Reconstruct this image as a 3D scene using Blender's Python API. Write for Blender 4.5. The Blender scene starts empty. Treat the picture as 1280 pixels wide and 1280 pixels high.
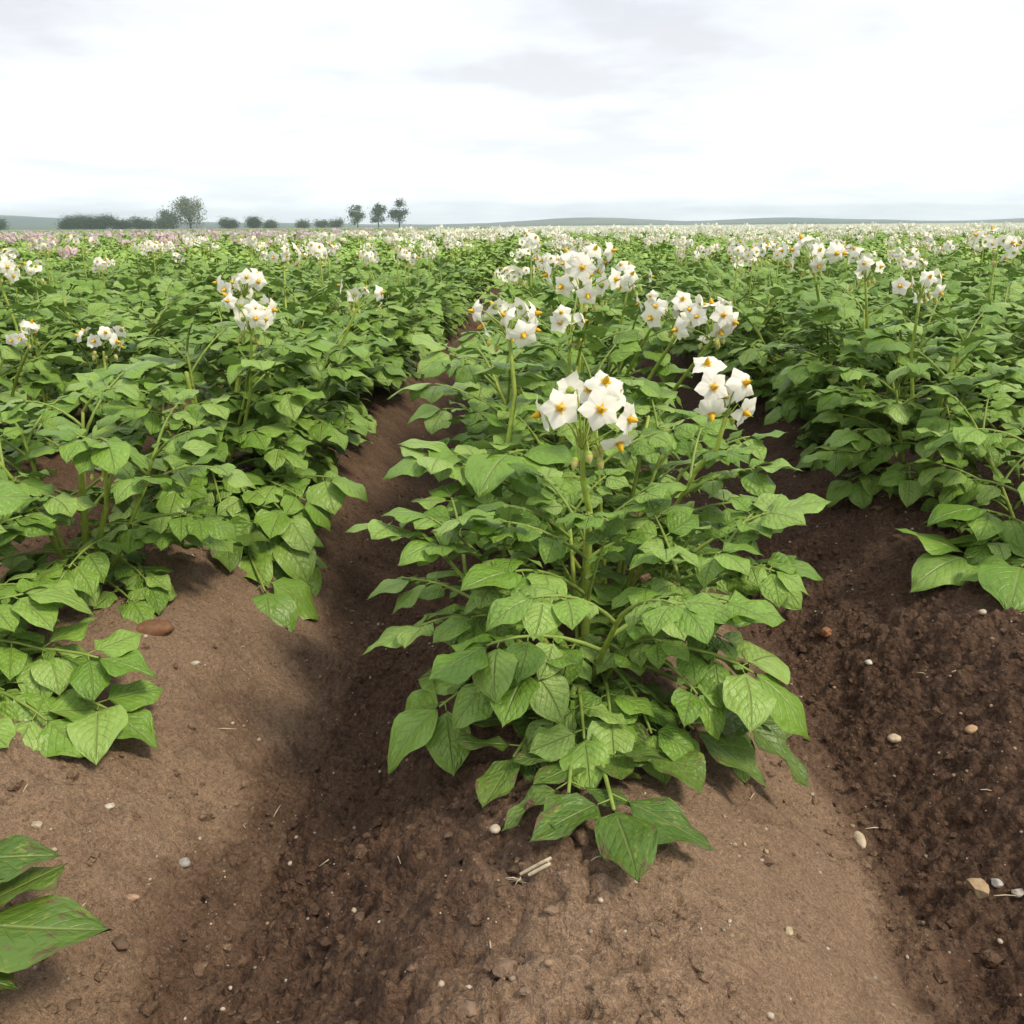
import bpy, math, random
import numpy as np
from mathutils import Matrix, Vector

SC = bpy.context.scene
COL = SC.collection
PI = math.pi
rad = math.radians

# ------------------------------------------------------------------ camera
CAM_H = 0.80
FPX = 1100.0                       # focal length in photo pixels (photo 1280 wide)
PITCH, YAW, ROLL = rad(18.0), rad(2.47), rad(-0.4)
cam = bpy.data.cameras.new('camera')
cam.lens = 36.0 * FPX / 1280.0
cam.sensor_width = 36.0
cam.clip_start, cam.clip_end = 0.02, 20000.0
cam_o = bpy.data.objects.new('camera', cam)
COL.objects.link(cam_o)
cam_o.location = (0, 0, CAM_H)
cam_o.rotation_euler = (Matrix.Rotation(YAW, 3, 'Z') @ Matrix.Rotation(PI / 2 - PITCH, 3, 'X') @ Matrix.Rotation(ROLL, 3, 'Z')).to_euler()
SC.camera = cam_o
CROT = np.array(cam_o.rotation_euler.to_matrix())
CPOS = np.array([0, 0, CAM_H])

# ------------------------------------------------------------------ world
SUN_EL, SUN_AZ = rad(52), rad(118)     # azimuth clockwise from +Y: right, a little behind
w = bpy.data.worlds.new('World')
SC.world = w
w.use_nodes = True
nt = w.node_tree
nt.nodes.clear()
def wn(t, **k):
    n = nt.nodes.new(t)
    for a, b in k.items():
        setattr(n, a, b)
    return n
out = wn('ShaderNodeOutputWorld')
bg = wn('ShaderNodeBackground')
bg.inputs['Strength'].default_value = 0.1
sky = wn('ShaderNodeTexSky', sky_type='NISHITA', sun_disc=False, sun_elevation=SUN_EL,
         sun_rotation=SUN_AZ, altitude=200.0, air_density=1.0, dust_density=1.5, ozone_density=1.0)
tc = wn('ShaderNodeTexCoord')
sep = wn('ShaderNodeSeparateXYZ')
nt.links.new(tc.outputs['Generated'], sep.inputs[0])
def wmath(op, a, b=None, c=None):
    n = wn('ShaderNodeMath', operation=op)
    for i, v in enumerate((a, b, c)):
        if v is None: continue
        if isinstance(v, (int, float)): n.inputs[i].default_value = v
        else: nt.links.new(v, n.inputs[i])
    return n.outputs[0]
zc = wmath('MAXIMUM', sep.outputs['Z'], 0.0)
den = wmath('ADD', zc, 0.11)
cx = wmath('DIVIDE', sep.outputs['X'], den)
cy = wmath('DIVIDE', sep.outputs['Y'], den)
comb = wn('ShaderNodeCombineXYZ')
nt.links.new(cx, comb.inputs[0]); nt.links.new(cy, comb.inputs[1])
def wnoise(scale, detail, rough, off, dist=0.0):
    mp = wn('ShaderNodeVectorMath', operation='ADD')
    nt.links.new(comb.outputs[0], mp.inputs[0]); mp.inputs[1].default_value = off
    n = wn('ShaderNodeTexNoise')
    n.inputs['Scale'].default_value = scale; n.inputs['Detail'].default_value = detail
    n.inputs['Roughness'].default_value = rough; n.inputs['Distortion'].default_value = dist
    nt.links.new(mp.outputs[0], n.inputs['Vector'])
    return n.outputs['Fac']
def wramp(fac, stops):
    r = wn('ShaderNodeValToRGB')
    el = r.color_ramp.elements
    el[0].position, el[0].color = stops[0][0], (*stops[0][1], 1)
    el[1].position, el[1].color = stops[-1][0], (*stops[-1][1], 1)
    for p, c in stops[1:-1]:
        e = el.new(p); e.color = (*c, 1)
    nt.links.new(fac, r.inputs[0])
    return r.outputs[0]
n1 = wnoise(0.8, 5.0, 0.42, (1.7, 4.2, 0.0), 0.15)
n2 = wnoise(2.0, 5.0, 0.55, (5.1, 0.3, 2.0), 0.1)
nm = wmath('ADD', wmath('MULTIPLY', n1, 0.6), wmath('MULTIPLY', n2, 0.4))
# cloud radiance (x0.1 background strength)
cloud = wramp(nm, [(0.40, (.395, .402, .425)), (0.46, (.440, .451, .480)), (0.52, (.482, .490, .509)), (0.60, (.535, .536, .540))])
sc10 = wn('ShaderNodeVectorMath', operation='SCALE')
nt.links.new(cloud, sc10.inputs[0])
hz = wmath('POWER', 2.718, wmath('MULTIPLY', zc, -13.0))          # thin bright cloud low over the whole horizon
nt.links.new(wmath('MULTIPLY_ADD', hz, 8.0, 10.3), sc10.inputs['Scale'])
cover = wramp(wnoise(0.8, 5.0, 0.55, (9.0, 2.0, 1.0)), [(0.30, (.90, .90, .90)), (0.5, (.985, .985, .985))])
mix = wn('ShaderNodeMix', data_type='RGBA')
nt.links.new(cover, mix.inputs['Factor'])
nt.links.new(sky.outputs[0], mix.inputs['A'])
nt.links.new(sc10.outputs[0], mix.inputs['B'])
nt.links.new(mix.outputs['Result'], bg.inputs['Color'])
nt.links.new(bg.outputs[0], out.inputs[0])

sun = bpy.data.lights.new('sun', 'SUN')
sun.energy, sun.angle, sun.color = 1.5, rad(13), (1.0, 0.90, 0.72)
sun_o = bpy.data.objects.new('sun', sun)
COL.objects.link(sun_o)
sd = Vector((math.sin(SUN_AZ) * math.cos(SUN_EL), math.cos(SUN_AZ) * math.cos(SUN_EL), math.sin(SUN_EL)))
sun_o.rotation_euler = sd.to_track_quat('Z', 'Y').to_euler()
sun_o.location = (20, -10, 40)

vs = SC.view_settings
vs.view_transform, vs.look, vs.exposure, vs.gamma = 'Standard', 'None', 1.0, 1.0
vs.use_curve_mapping = False
SC.render.engine = 'CYCLES'
SC.cycles.use_denoising = True
SC.cycles.max_bounces = 5
SC.cycles.diffuse_bounces = 2
SC.cycles.glossy_bounces = 2
SC.cycles.transmission_bounces = 2
SC.cycles.volume_bounces = 2
SC.cycles.volume_max_steps = 64

# ------------------------------------------------------------------ pixel <-> world
def ray(px, py):
    d = CROT @ np.array([(px - 640) / FPX, -(py - 640) / FPX, -1.0])
    return d
def P(px, py, Y):
    """world point on the pixel's ray at world depth Y"""
    d = ray(px, py)
    return CPOS + d * (Y / d[1])
def project(p):
    q = CROT.T @ (np.asarray(p) - CPOS)
    return 640 + FPX * q[0] / -q[2], 640 - FPX * q[1] / -q[2], -q[2]

# ------------------------------------------------------------------ noise
def _h(ix, iy, seed):
    n = (ix.astype(np.int64) * 374761393 + iy.astype(np.int64) * 668265263 + seed * 982451653) & 0xFFFFFFFF
    n = ((n ^ (n >> 13)) * 1274126177) & 0xFFFFFFFF
    return ((n ^ (n >> 16)) & 0xFFFF) / 65535.0
def vnoise(x, y, seed=0):
    x = np.asarray(x, float); y = np.asarray(y, float)
    ix = np.floor(x); iy = np.floor(y)
    fx = x - ix; fy = y - iy
    fx = fx * fx * fx * (fx * (fx * 6 - 15) + 10); fy = fy * fy * fy * (fy * (fy * 6 - 15) + 10)
    a = _h(ix, iy, seed); b = _h(ix + 1, iy, seed); c = _h(ix, iy + 1, seed); d = _h(ix + 1, iy + 1, seed)
    return (a + (b - a) * fx) * (1 - fy) + (c + (d - c) * fx) * fy - 0.5
def fbm(x, y, seed=0, oct=4, gain=0.5):
    s = 0; a = 1.0; tot = 0
    ca, sa = math.cos(0.6), math.sin(0.6)
    for o in range(oct):
        s = s + a * vnoise(x, y, seed + o * 17)
        tot += a
        x, y = (x * ca - y * sa) * 2.03 + 3.1, (x * sa + y * ca) * 2.03 + 1.7
        a *= gain
    return s / tot * 2
def clods(x, y, cell, seed, thr):
    """rounded lumps, one per chosen cell: 0..1 height"""
    x = np.asarray(x, float) / cell; y = np.asarray(y, float) / cell
    wx = x + 0.45 * vnoise(x * 1.7, y * 1.7, seed + 5); wy = y + 0.45 * vnoise(x * 1.7 + 9, y * 1.7, seed + 6)
    ix, iy = np.floor(wx), np.floor(wy); best = np.zeros_like(wx)
    for dx in (-1, 0, 1):
        for dy in (-1, 0, 1):
            cx_, cy_ = ix + dx, iy + dy
            px_ = cx_ + 0.2 + 0.6 * _h(cx_, cy_, seed); py_ = cy_ + 0.2 + 0.6 * _h(cx_, cy_, seed + 1)
            k = _h(cx_, cy_, seed + 2); r_ = 0.30 + 0.55 * _h(cx_, cy_, seed + 3)
            d2 = ((wx - px_) ** 2 + (wy - py_) ** 2) / r_ ** 2
            best = np.maximum(best, np.where(k > thr, np.sqrt(np.maximum(1 - d2, 0)) * r_, 0))
    return best
def sstep(a, b, x):
    t = np.clip((x - a) / (b - a), 0, 1)
    return t * t * (3 - 2 * t)

# ------------------------------------------------------------------ ground shape
X0, SP, RH = 0.045, 0.80, 0.20
def row_phase(x, y):
    xs = x - X0 + 0.025 * fbm(np.asarray(y) * 0.9, np.asarray(x) * 0.2, 91, 2)
    return (xs / SP + 0.5) % 1.0 - 0.5
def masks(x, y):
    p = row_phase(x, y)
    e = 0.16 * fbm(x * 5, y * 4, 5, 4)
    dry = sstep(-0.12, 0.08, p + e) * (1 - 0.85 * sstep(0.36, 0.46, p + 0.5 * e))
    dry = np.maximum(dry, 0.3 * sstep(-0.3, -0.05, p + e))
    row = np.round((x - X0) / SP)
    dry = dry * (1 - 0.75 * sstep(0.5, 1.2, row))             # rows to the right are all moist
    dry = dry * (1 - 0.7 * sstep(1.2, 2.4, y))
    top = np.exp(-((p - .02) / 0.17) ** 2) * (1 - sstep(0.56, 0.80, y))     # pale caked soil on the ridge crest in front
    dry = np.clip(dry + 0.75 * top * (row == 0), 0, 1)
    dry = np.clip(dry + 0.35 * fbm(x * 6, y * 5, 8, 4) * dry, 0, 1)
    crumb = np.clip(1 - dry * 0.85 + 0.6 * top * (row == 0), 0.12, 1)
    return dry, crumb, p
def ground_z(x, y, fine=True):
    x = np.asarray(x, float); y = np.asarray(y, float)
    dist = np.sqrt(x * x + y * y)
    p = row_phase(x, y)
    c = (0.5 + 0.5 * np.cos(2 * PI * p))
    ridge = RH * c ** 0.80
    amp = 1 - sstep(14, 30, dist)
    z = ridge * amp + 0.12 * (1 - amp)
    near = 1 - sstep(4, 9, dist)
    z = z + near * (0.022 * fbm(x * 2.1, y * 1.7, 3, 3))
    if fine:
        d, cr, _ = masks(x, y)
        nf = 1 - sstep(1.6, 3.2, dist)
        lump = fbm(x * 16, y * 16, 21, 3)
        z = z + nf * (0.008 + 0.014 * cr) * lump
        v = fbm(x * 42, y * 42, 33, 3)
        z = z + nf * (0.0015 + 0.0055 * cr) * (np.abs(v) * 2.2 - 0.5)
        z = z + nf * (0.0015 + 0.0048 * cr) * (np.abs(fbm(x * 75, y * 75, 35, 2)) * 2 - 0.4) * (0.5 + sstep(-.2, .3, fbm(x * 9, y * 9, 36, 2)))
        v2 = fbm(x * 110, y * 110, 37, 2)
        z = z + nf * (0.0012 + 0.0034 * cr) * v2
        patch = sstep(-0.25, 0.35, fbm(x * 5, y * 5, 66, 2))
        sel = dist < 3.3
        if sel.any():
            cz = np.zeros_like(z); xx, yy, cc, pp = x[sel], y[sel], cr[sel], patch[sel]
            cz[sel] = (0.017 * clods(xx, yy, 0.062, 201, 0.78) * pp * (0.25 + 0.75 * cc) + 0.011 * clods(xx, yy, 0.030, 211, 0.55) * (0.15 + 0.85 * cc) * (0.3 + 0.7 * pp)
                       + 0.0075 * clods(xx, yy, 0.016, 221, 0.35) * (0.10 + 0.9 * cc))
            z = z + nf * cz
        # shallow cracks / scuffs in the caked parts
        k = np.abs(fbm(x * 7 + y * 4, y * 9 - x * 3, 55, 3))
        z = z - nf * 0.012 * d * (1 - sstep(0.0, 0.05, k)) * sstep(0.05, 0.35, fbm(x * 4, y * 4, 61, 2))
    return z
def gz(x, y, fine=True):
    return float(ground_z(np.array([x]), np.array([y]), fine)[0])
def ground_hit(px, py):
    d = ray(px, py)
    t = np.linspace(0.25, 8, 6000)
    pts = CPOS[None] + d[None] * t[:, None]
    below = pts[:, 2] < ground_z(pts[:, 0], pts[:, 1])
    i = int(np.argmax(below))
    return pts[i]

# ------------------------------------------------------------------ mesh helpers
class Geo:
    """collects vertices, faces (quads, -1 in the 4th slot for triangles), a vector attribute and material indices"""
    def __init__(s):
        s.V, s.F, s.A, s.M, s.n = [], [], [], [], 0
    def add(s, V, F, A=None, M=0, mat=None):
        V = np.asarray(V, float); F = np.asarray(F, int)
        if mat is not None:
            V = V @ mat[:3, :3].T + mat[:3, 3]
        if A is None:
            A = np.tile([0.5, 0.5, 0.5], (len(V), 1))
        s.V.append(V); s.A.append(np.asarray(A, float))
        s.F.append(np.where(F >= 0, F + s.n, -1))
        s.M.append(np.full(len(F), M, int) if np.isscalar(M) else np.asarray(M, int))
        s.n += len(V)
        return s
    def addgeo(s, g, mat=None, rnd=None):
        V, F, A, M = g.arrays()
        if rnd is not None:
            A = A.copy(); A[:, 2] = (A[:, 2] + rnd) % 1.0
        s.add(V, F, A, M, mat)
    def arrays(s):
        return np.concatenate(s.V), np.concatenate(s.F), np.concatenate(s.A), np.concatenate(s.M)
    def mesh(s, name, mats, smooth=True):
        V, F, A, M = s.arrays()
        me = bpy.data.meshes.new(name)
        tri = F[:, 3] < 0
        cnt = np.where(tri, 3, 4)
        loops = F.reshape(-1)
        loops = loops[loops >= 0]
        me.vertices.add(len(V)); me.vertices.foreach_set('co', V.astype(np.float32).ravel())
        me.loops.add(len(loops)); me.loops.foreach_set('vertex_index', loops.astype(np.int32))
        me.polygons.add(len(F))
        st = np.concatenate([[0], np.cumsum(cnt)[:-1]])
        me.polygons.foreach_set('loop_start', st.astype(np.int32))
        me.polygons.foreach_set('material_index', M.astype(np.int32))
        me.polygons.foreach_set('use_smooth', np.full(len(F), smooth))
        at = me.attributes.new('lf', 'FLOAT_VECTOR', 'POINT')
        at.data.foreach_set('vector', A.astype(np.float32).ravel())
        for m in mats:
            me.materials.append(m)
        me.update(calc_edges=True)
        return me

def obj(name, data, parent=None, mat4=None, label=None, cat=None, group=None, kind=None, loc=None):
    o = bpy.data.objects.new(name, data)
    COL.objects.link(o)
    if parent is not None: o.parent = parent
    if mat4 is not None: o.matrix_basis = Matrix(mat4.tolist()) if isinstance(mat4, np.ndarray) else mat4
    if loc is not None: o.location = loc
    if label: o['label'] = label
    if cat: o['category'] = cat
    if group: o['group'] = group
    if kind: o['kind'] = kind
    return o

def grid_faces(nu, nv, wrap=False):
    i = np.arange(nu)[:, None]; j = np.arange(nv)[None, :]
    w_ = nv if wrap else nv + 1
    a = i * w_ + j; b = i * w_ + (j + 1) % w_; c = (i + 1) * w_ + (j + 1) % w_; d = (i + 1) * w_ + j
    return np.stack([a, b, c, d], -1).reshape(-1, 4)

def unit(v):
    v = np.asarray(v, float); n = np.linalg.norm(v)
    return v / n if n > 1e-9 else np.array([0, 0, 1.0])

def tube(pts, radii, sides=6, cap=True):
    pts = np.asarray(pts, float); n = len(pts)
    radii = np.broadcast_to(radii, (n,)) if np.ndim(radii) == 0 else np.asarray(radii)
    T = np.gradient(pts, axis=0)
    up = np.array([0.31, 0.22, 0.92]) if abs(unit(pts[-1] - pts[0])[2]) < 0.8 else np.array([0.9, 0.4, 0.1])
    V = []
    for k in range(n):
        t = unit(T[k]); s_ = unit(np.cross(t, up)); b = np.cross(s_, t)
        a = np.arange(sides) / sides * 2 * PI
        V.append(pts[k] + radii[k] * (np.cos(a)[:, None] * s_ + np.sin(a)[:, None] * b))
    V = np.concatenate(V)
    F = grid_faces(n - 1, sides, True)
    if cap:
        V = np.concatenate([V, [pts[-1] + unit(T[-1]) * radii[-1] * 0.6]])
        k = (n - 1) * sides
        F = np.concatenate([F, [[k + j, k + (j + 1) % sides, len(V) - 1, -1] for j in range(sides)]])
    return V, F

def frame(D, N, pos, sx=1.0, sy=1.0, sz=1.0):
    """4x4 with local X along D and local Z near N"""
    D = unit(D); N = np.asarray(N, float)
    S = np.cross(N, D)
    if np.linalg.norm(S) < 1e-4: S = np.cross([0.3, 0.8, 0.1], D)
    S = unit(S); N = np.cross(D, S)
    m = np.eye(4)
    m[:3, 0] = D * sx; m[:3, 1] = S * sy; m[:3, 2] = N * sz; m[:3, 3] = pos
    return m

# ------------------------------------------------------------------ materials
class Mat:
    def __init__(s, name):
        s.m = bpy.data.materials.new(name); s.m.use_nodes = True
        s.nt = s.m.node_tree; s.nt.nodes.clear()
        s.out = s.n('ShaderNodeOutputMaterial')
    def n(s, t, **k):
        n = s.nt.nodes.new(t)
        for a, b in k.items(): setattr(n, a, b)
        return n
    def l(s, a, b): s.nt.links.new(a, b)
    def put(s, sock, v):
        if hasattr(v, 'is_output') or isinstance(v, bpy.types.NodeSocket): s.l(v, sock)
        else: sock.default_value = v
    def math(s, op, a, b=None, c=None, clamp=False):
        n = s.n('ShaderNodeMath', operation=op, use_clamp=clamp)
        for i, v in enumerate((a, b, c)):
            if v is not None: s.put(n.inputs[i], v)
        return n.outputs[0]
    def noise(s, vec, scale, detail=3.0, rough=0.55, dist=0.0):
        n = s.n('ShaderNodeTexNoise')
        if vec is not None: s.l(vec, n.inputs['Vector'])
        n.inputs['Scale'].default_value = scale; n.inputs['Detail'].default_value = detail
        n.inputs['Roughness'].default_value = rough; n.inputs['Distortion'].default_value = dist
        return n.outputs['Fac']
    def voro(s, vec, scale, feature='F1'):
        n = s.n('ShaderNodeTexVoronoi', feature=feature)
        s.l(vec, n.inputs['Vector']); n.inputs['Scale'].default_value = scale
        return n
    def ramp(s, fac, stops):
        r = s.n('ShaderNodeValToRGB'); el = r.color_ramp.elements
        def c4(c): return (*c, 1) if np.ndim(c) else (c, c, c, 1)
        el[0].position, el[0].color = stops[0][0], c4(stops[0][1])
        el[1].position, el[1].color = stops[-1][0], c4(stops[-1][1])
        for p_, c in stops[1:-1]:
            e = el.new(p_); e.color = c4(c)
        s.l(fac, r.inputs[0]); return r.outputs[0]
    def mix(s, f, a, b, mode='MIX'):
        n = s.n('ShaderNodeMix', data_type='RGBA', blend_type=mode)
        s.put(n.inputs['Factor'], f)
        for k, v in (('A', a), ('B', b)):
            if isinstance(v, tuple): n.inputs[k].default_value = (*v, 1) if len(v) == 3 else v
            else: s.l(v, n.inputs[k])
        return n.outputs['Result']
    def maprange(s, v, a, b, c, d):
        n = s.n('ShaderNodeMapRange'); s.l(v, n.inputs[0])
        for i, q in enumerate((a, b, c, d)): n.inputs[i + 1].default_value = q
        return n.outputs[0]
    def bump(s, h, strength, dist, normal=None):
        n = s.n('ShaderNodeBump'); s.l(h, n.inputs['Height'])
        n.inputs['Strength'].default_value = strength; n.inputs['Distance'].default_value = dist
        if normal is not None: s.l(normal, n.inputs['Normal'])
        return n.outputs[0]
    def bsdf(s, color, rough=0.6, spec=0.4, normal=None):
        b = s.n('ShaderNodeBsdfPrincipled')
        s.put(b.inputs['Base Color'], (*color, 1) if isinstance(color, tuple) else color)
        s.put(b.inputs['Roughness'], rough)
        b.inputs['Specular IOR Level'].default_value = spec
        if normal is not None: s.l(normal, b.inputs['Normal'])
        return b
    def done(s, shader):
        s.l(shader, s.out.inputs[0]); return s.m

def leaf_material(name, old=False, hi=True):
    M = Mat(name)
    at = M.n('ShaderNodeAttribute', attribute_name='lf')
    sp = M.n('ShaderNodeSeparateXYZ'); M.l(at.outputs['Vector'], sp.inputs[0])
    u, v, r = sp.outputs
    oi = M.n('ShaderNodeObjectInfo')
    rnd = M.math('FRACT', M.math('ADD', M.math('MULTIPLY', oi.outputs['Random'], 7.31), r))
    av = M.math('ABSOLUTE', M.math('SUBTRACT', v, 0.5))        # 0 at midrib, .5 at the margin
    tcn = M.n('ShaderNodeTexCoord')
    geo = M.n('ShaderNodeNewGeometry')
    if old:
        c0, c1, c2 = (.075, .155, .018), (.115, .205, .024), (.155, .25, .036)
    else:
        c0, c1, c2 = (.135, .262, .028), (.235, .395, .055), (.350, .500, .125)
    col = M.ramp(rnd, [(0.0, c0), (0.5, c1), (1.0, c2)])
    # offset noise by the random so alike meshes differ
    cv = M.n('ShaderNodeCombineXYZ'); M.l(u, cv.inputs[0]); M.l(v, cv.inputs[1])
    M.l(M.math('MULTIPLY', rnd, 37.0), cv.inputs[2])
    vec = cv.outputs[0]
    blot = M.noise(vec, 3.2, 3.0)
    col = M.mix(M.math('MULTIPLY', blot, 0.4), col, (.17, .315, .028) if not old else (.06, .13, .026))
    # veins: midrib and slanted side veins
    rib = M.math('SUBTRACT', 1.0, M.math('DIVIDE', av, 0.035), clamp=True)
    sv = M.math('ADD', M.math('MULTIPLY', u, 7.0), M.math('MULTIPLY', av, -5.2))
    sv = M.math('ADD', sv, M.math('MULTIPLY', M.noise(vec, 4.0, 1.0), 0.5))
    saw = M.math('ABSOLUTE', M.math('SUBTRACT', M.math('FRACT', sv), 0.5))      # .5 at a vein line
    side = M.math('SUBTRACT', 1.0, M.math('DIVIDE', M.math('SUBTRACT', 0.5, saw), 0.09), clamp=True)
    side = M.math('MULTIPLY', side, M.math('SUBTRACT', 1.0, M.math('MULTIPLY', av, 1.7), clamp=True))
    veins = M.math('MAXIMUM', rib, M.math('MULTIPLY', side, 0.38))
    if hi:
        col = M.mix(M.math('MULTIPLY', veins, 0.72), col, (.30, .37, .12))
    if old:
        sp1 = M.noise(vec, 5.5, 4.0, 0.65)
        ed = M.math('MULTIPLY', M.math('ADD', M.math('MULTIPLY', av, 0.55), M.math('MULTIPLY', u, 0.22)), 0.55)
        brown = M.ramp(M.math('ADD', sp1, ed), [(0.72, 0.0), (0.80, 1.0)])
        yel = M.ramp(M.math('ADD', M.noise(vec, 7.5, 2.0, 0.5), M.math('MULTIPLY', veins, 0.16)), [(0.60, 0.0), (0.70, 0.75)])
        col = M.mix(yel, col, (.23, .29, .045))
        col = M.mix(M.math('MULTIPLY', brown, 0.85), col, (.15, .085, .05))
    # paler, matte underside
    col2 = M.mix(M.math('MULTIPLY', geo.outputs['Backfacing'], 0.5), col, (.17, .25, .11))
    q = M.noise(vec, 13.0, 2.0, 0.5)
    hgt = M.math('ADD', M.math('MULTIPLY', q, 0.5), M.math('MULTIPLY', veins, -0.55))
    hgt = M.math('ADD', hgt, M.math('MULTIPLY', saw, -0.14))
    hgt = M.math('ADD', hgt, M.math('MULTIPLY', M.noise(vec, 5.0, 1.0), 0.9))
    nrm = M.bump(hgt, 0.75 if hi else 0.4, 0.006)
    if not hi:
        return M.done(M.bsdf(M.mix(0.3, col2, (.34, .50, .08)), 0.44, 0.45).outputs[0])
    b = M.bsdf(col2, 0.40, 0.55, nrm)
    tr = M.n('ShaderNodeBsdfTranslucent')
    M.l(M.mix(0.5, col2, (.20, .34, .04)), tr.inputs['Color']); M.l(nrm, tr.inputs['Normal'])
    ms = M.n('ShaderNodeMixShader'); ms.inputs[0].default_value = 0.20
    M.l(b.outputs[0], ms.inputs[1]); M.l(tr.outputs[0], ms.inputs[2])
    return M.done(ms.outputs[0])

LEAF = leaf_material('potato leaf')
OLD = leaf_material('potato leaf with blotches', old=True)
LEAF_FAR = leaf_material('potato leaf far', hi=False)

def simple(name, color, rough=0.6, spec=0.4, var=0.0, scale=30.0, trans=0.0, bump=0.0):
    M = Mat(name)
    tcn = M.n('ShaderNodeTexCoord')
    c = color
    nz = M.noise(tcn.outputs['Object'], scale, 3.0)
    if var:
        d = tuple(x * (1 - var) for x in color); e = tuple(min(1, x * (1 + var)) for x in color)
        c = M.ramp(nz, [(0.3, d), (0.7, e)])
    nrm = M.bump(nz, 0.5, bump) if bump else None
    b = M.bsdf(c, rough, spec, nrm)
    sh = b.outputs[0]
    if trans:
        tr = M.n('ShaderNodeBsdfTranslucent')
        if isinstance(c, tuple): tr.inputs['Color'].default_value = (*c, 1)
        else: M.l(c, tr.inputs['Color'])
        ms = M.n('ShaderNodeMixShader'); ms.inputs[0].default_value = trans
        M.l(sh, ms.inputs[1]); M.l(tr.outputs[0], ms.inputs[2]); sh = ms.outputs[0]
    return M.done(sh)

STEM = simple('stem green', (.31, .40, .060), 0.5, 0.4, 0.22, 60.0, 0.1)
RACHIS = simple('leaf stalk green', (.24, .33, .060), 0.5, 0.4, 0.2, 60.0, 0.1)
PETAL = simple('white petal', (.92, .905, .80), 0.6, 0.25, 0.03, 60.0, 0.25)
PINK = simple('pink petal', (.72, .57, .64), 0.6, 0.25, 0.12, 40.0, 0.25)
ANTHER = simple('yellow anther', (.88, .52, .03), 0.55, 0.3, 0.18, 160.0, 0.12)
BUD = simple('flower bud', (.62, .56, .20), 0.55, 0.3, 0.3, 140.0, 0.15)

def soil_material():
    M = Mat('soil')
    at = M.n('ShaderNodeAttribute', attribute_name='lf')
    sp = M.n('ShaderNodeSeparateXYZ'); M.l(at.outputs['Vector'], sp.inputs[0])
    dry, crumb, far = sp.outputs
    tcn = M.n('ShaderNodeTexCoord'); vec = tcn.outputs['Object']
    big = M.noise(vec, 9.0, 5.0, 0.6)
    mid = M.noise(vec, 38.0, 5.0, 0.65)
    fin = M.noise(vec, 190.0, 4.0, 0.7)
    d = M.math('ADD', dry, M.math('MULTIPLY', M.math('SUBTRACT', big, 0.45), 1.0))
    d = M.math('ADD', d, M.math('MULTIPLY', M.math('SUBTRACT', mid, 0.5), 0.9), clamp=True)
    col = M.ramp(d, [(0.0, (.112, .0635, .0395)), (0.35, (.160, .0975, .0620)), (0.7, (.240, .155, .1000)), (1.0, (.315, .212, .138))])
    tint = M.ramp(fin, [(0.28, (.48, .46, .44)), (0.5, (1.0, 1.0, 1.0)), (0.72, (1.5, 1.48, 1.44))])
    col = M.mix(0.75, col, tint, 'MULTIPLY')
    vf = M.noise(vec, 620.0, 3.0, 0.75)
    col = M.mix(0.8, col, M.ramp(vf, [(0.30, (.45, .43, .41)), (0.48, (.95, .95, .95)), (0.55, (1.05, 1.05, 1.05)), (0.72, (1.7, 1.66, 1.6))]), 'MULTIPLY')
    pit = M.voro(vec, 120.0)
    col = M.mix(M.math('MULTIPLY', crumb, 0.55), col, M.ramp(pit.outputs['Distance'], [(0.25, (1.18, 1.17, 1.15)), (0.75, (.62, .60, .58))]), 'MULTIPLY')
    grit = M.voro(vec, 330.0)
    gsel = M.n('ShaderNodeSeparateXYZ'); M.l(grit.outputs['Color'], gsel.inputs[0])
    gm = M.math('MULTIPLY', M.ramp(gsel.outputs[0], [(0.945, 0.0), (0.955, 1.0)]),
                M.ramp(grit.outputs['Distance'], [(0.25, 1.0), (0.36, 0.0)]))
    gcol = M.ramp(gsel.outputs[1], [(0.0, (.42, .34, .25)), (0.6, (.62, .56, .47)), (1.0, (.33, .19, .10))])
    col = M.mix(M.math('MULTIPLY', gm, 0.4), col, gcol)
    # green farmland far away
    geo = M.n('ShaderNodeNewGeometry')
    fn = M.voro(geo.outputs['Position'], 0.0035)
    fcol = M.ramp(M.n('ShaderNodeSeparateXYZ').outputs[0], [(0, (.1, .1, .1)), (1, (.1, .1, .1))])
    fs = M.n('ShaderNodeSeparateXYZ'); M.l(fn.outputs['Color'], fs.inputs[0])
    fcol = M.ramp(fs.outputs[0], [(0.0, (.085, .14, .045)), (0.5, (.13, .17, .06)), (0.8, (.22, .20, .10)), (1.0, (.07, .12, .04))])
    col = M.mix(far, col, fcol)
    crb = M.voro(vec, 95.0)
    h = M.math('ADD', M.math('MULTIPLY', fin, 0.8), M.math('MULTIPLY', mid, 1.1))
    h = M.math('ADD', h, M.math('MULTIPLY', crb.outputs['Distance'], M.math('MULTIPLY', crumb, -0.9)))
    nrm = M.bump(h, 1.0, 0.0105)
    rough = M.maprange(dry, 0, 1, 0.82, 0.95)
    b = M.bsdf(col, rough, 0.25, nrm)
    return M.done(b.outputs[0])
SOIL = soil_material()

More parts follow.
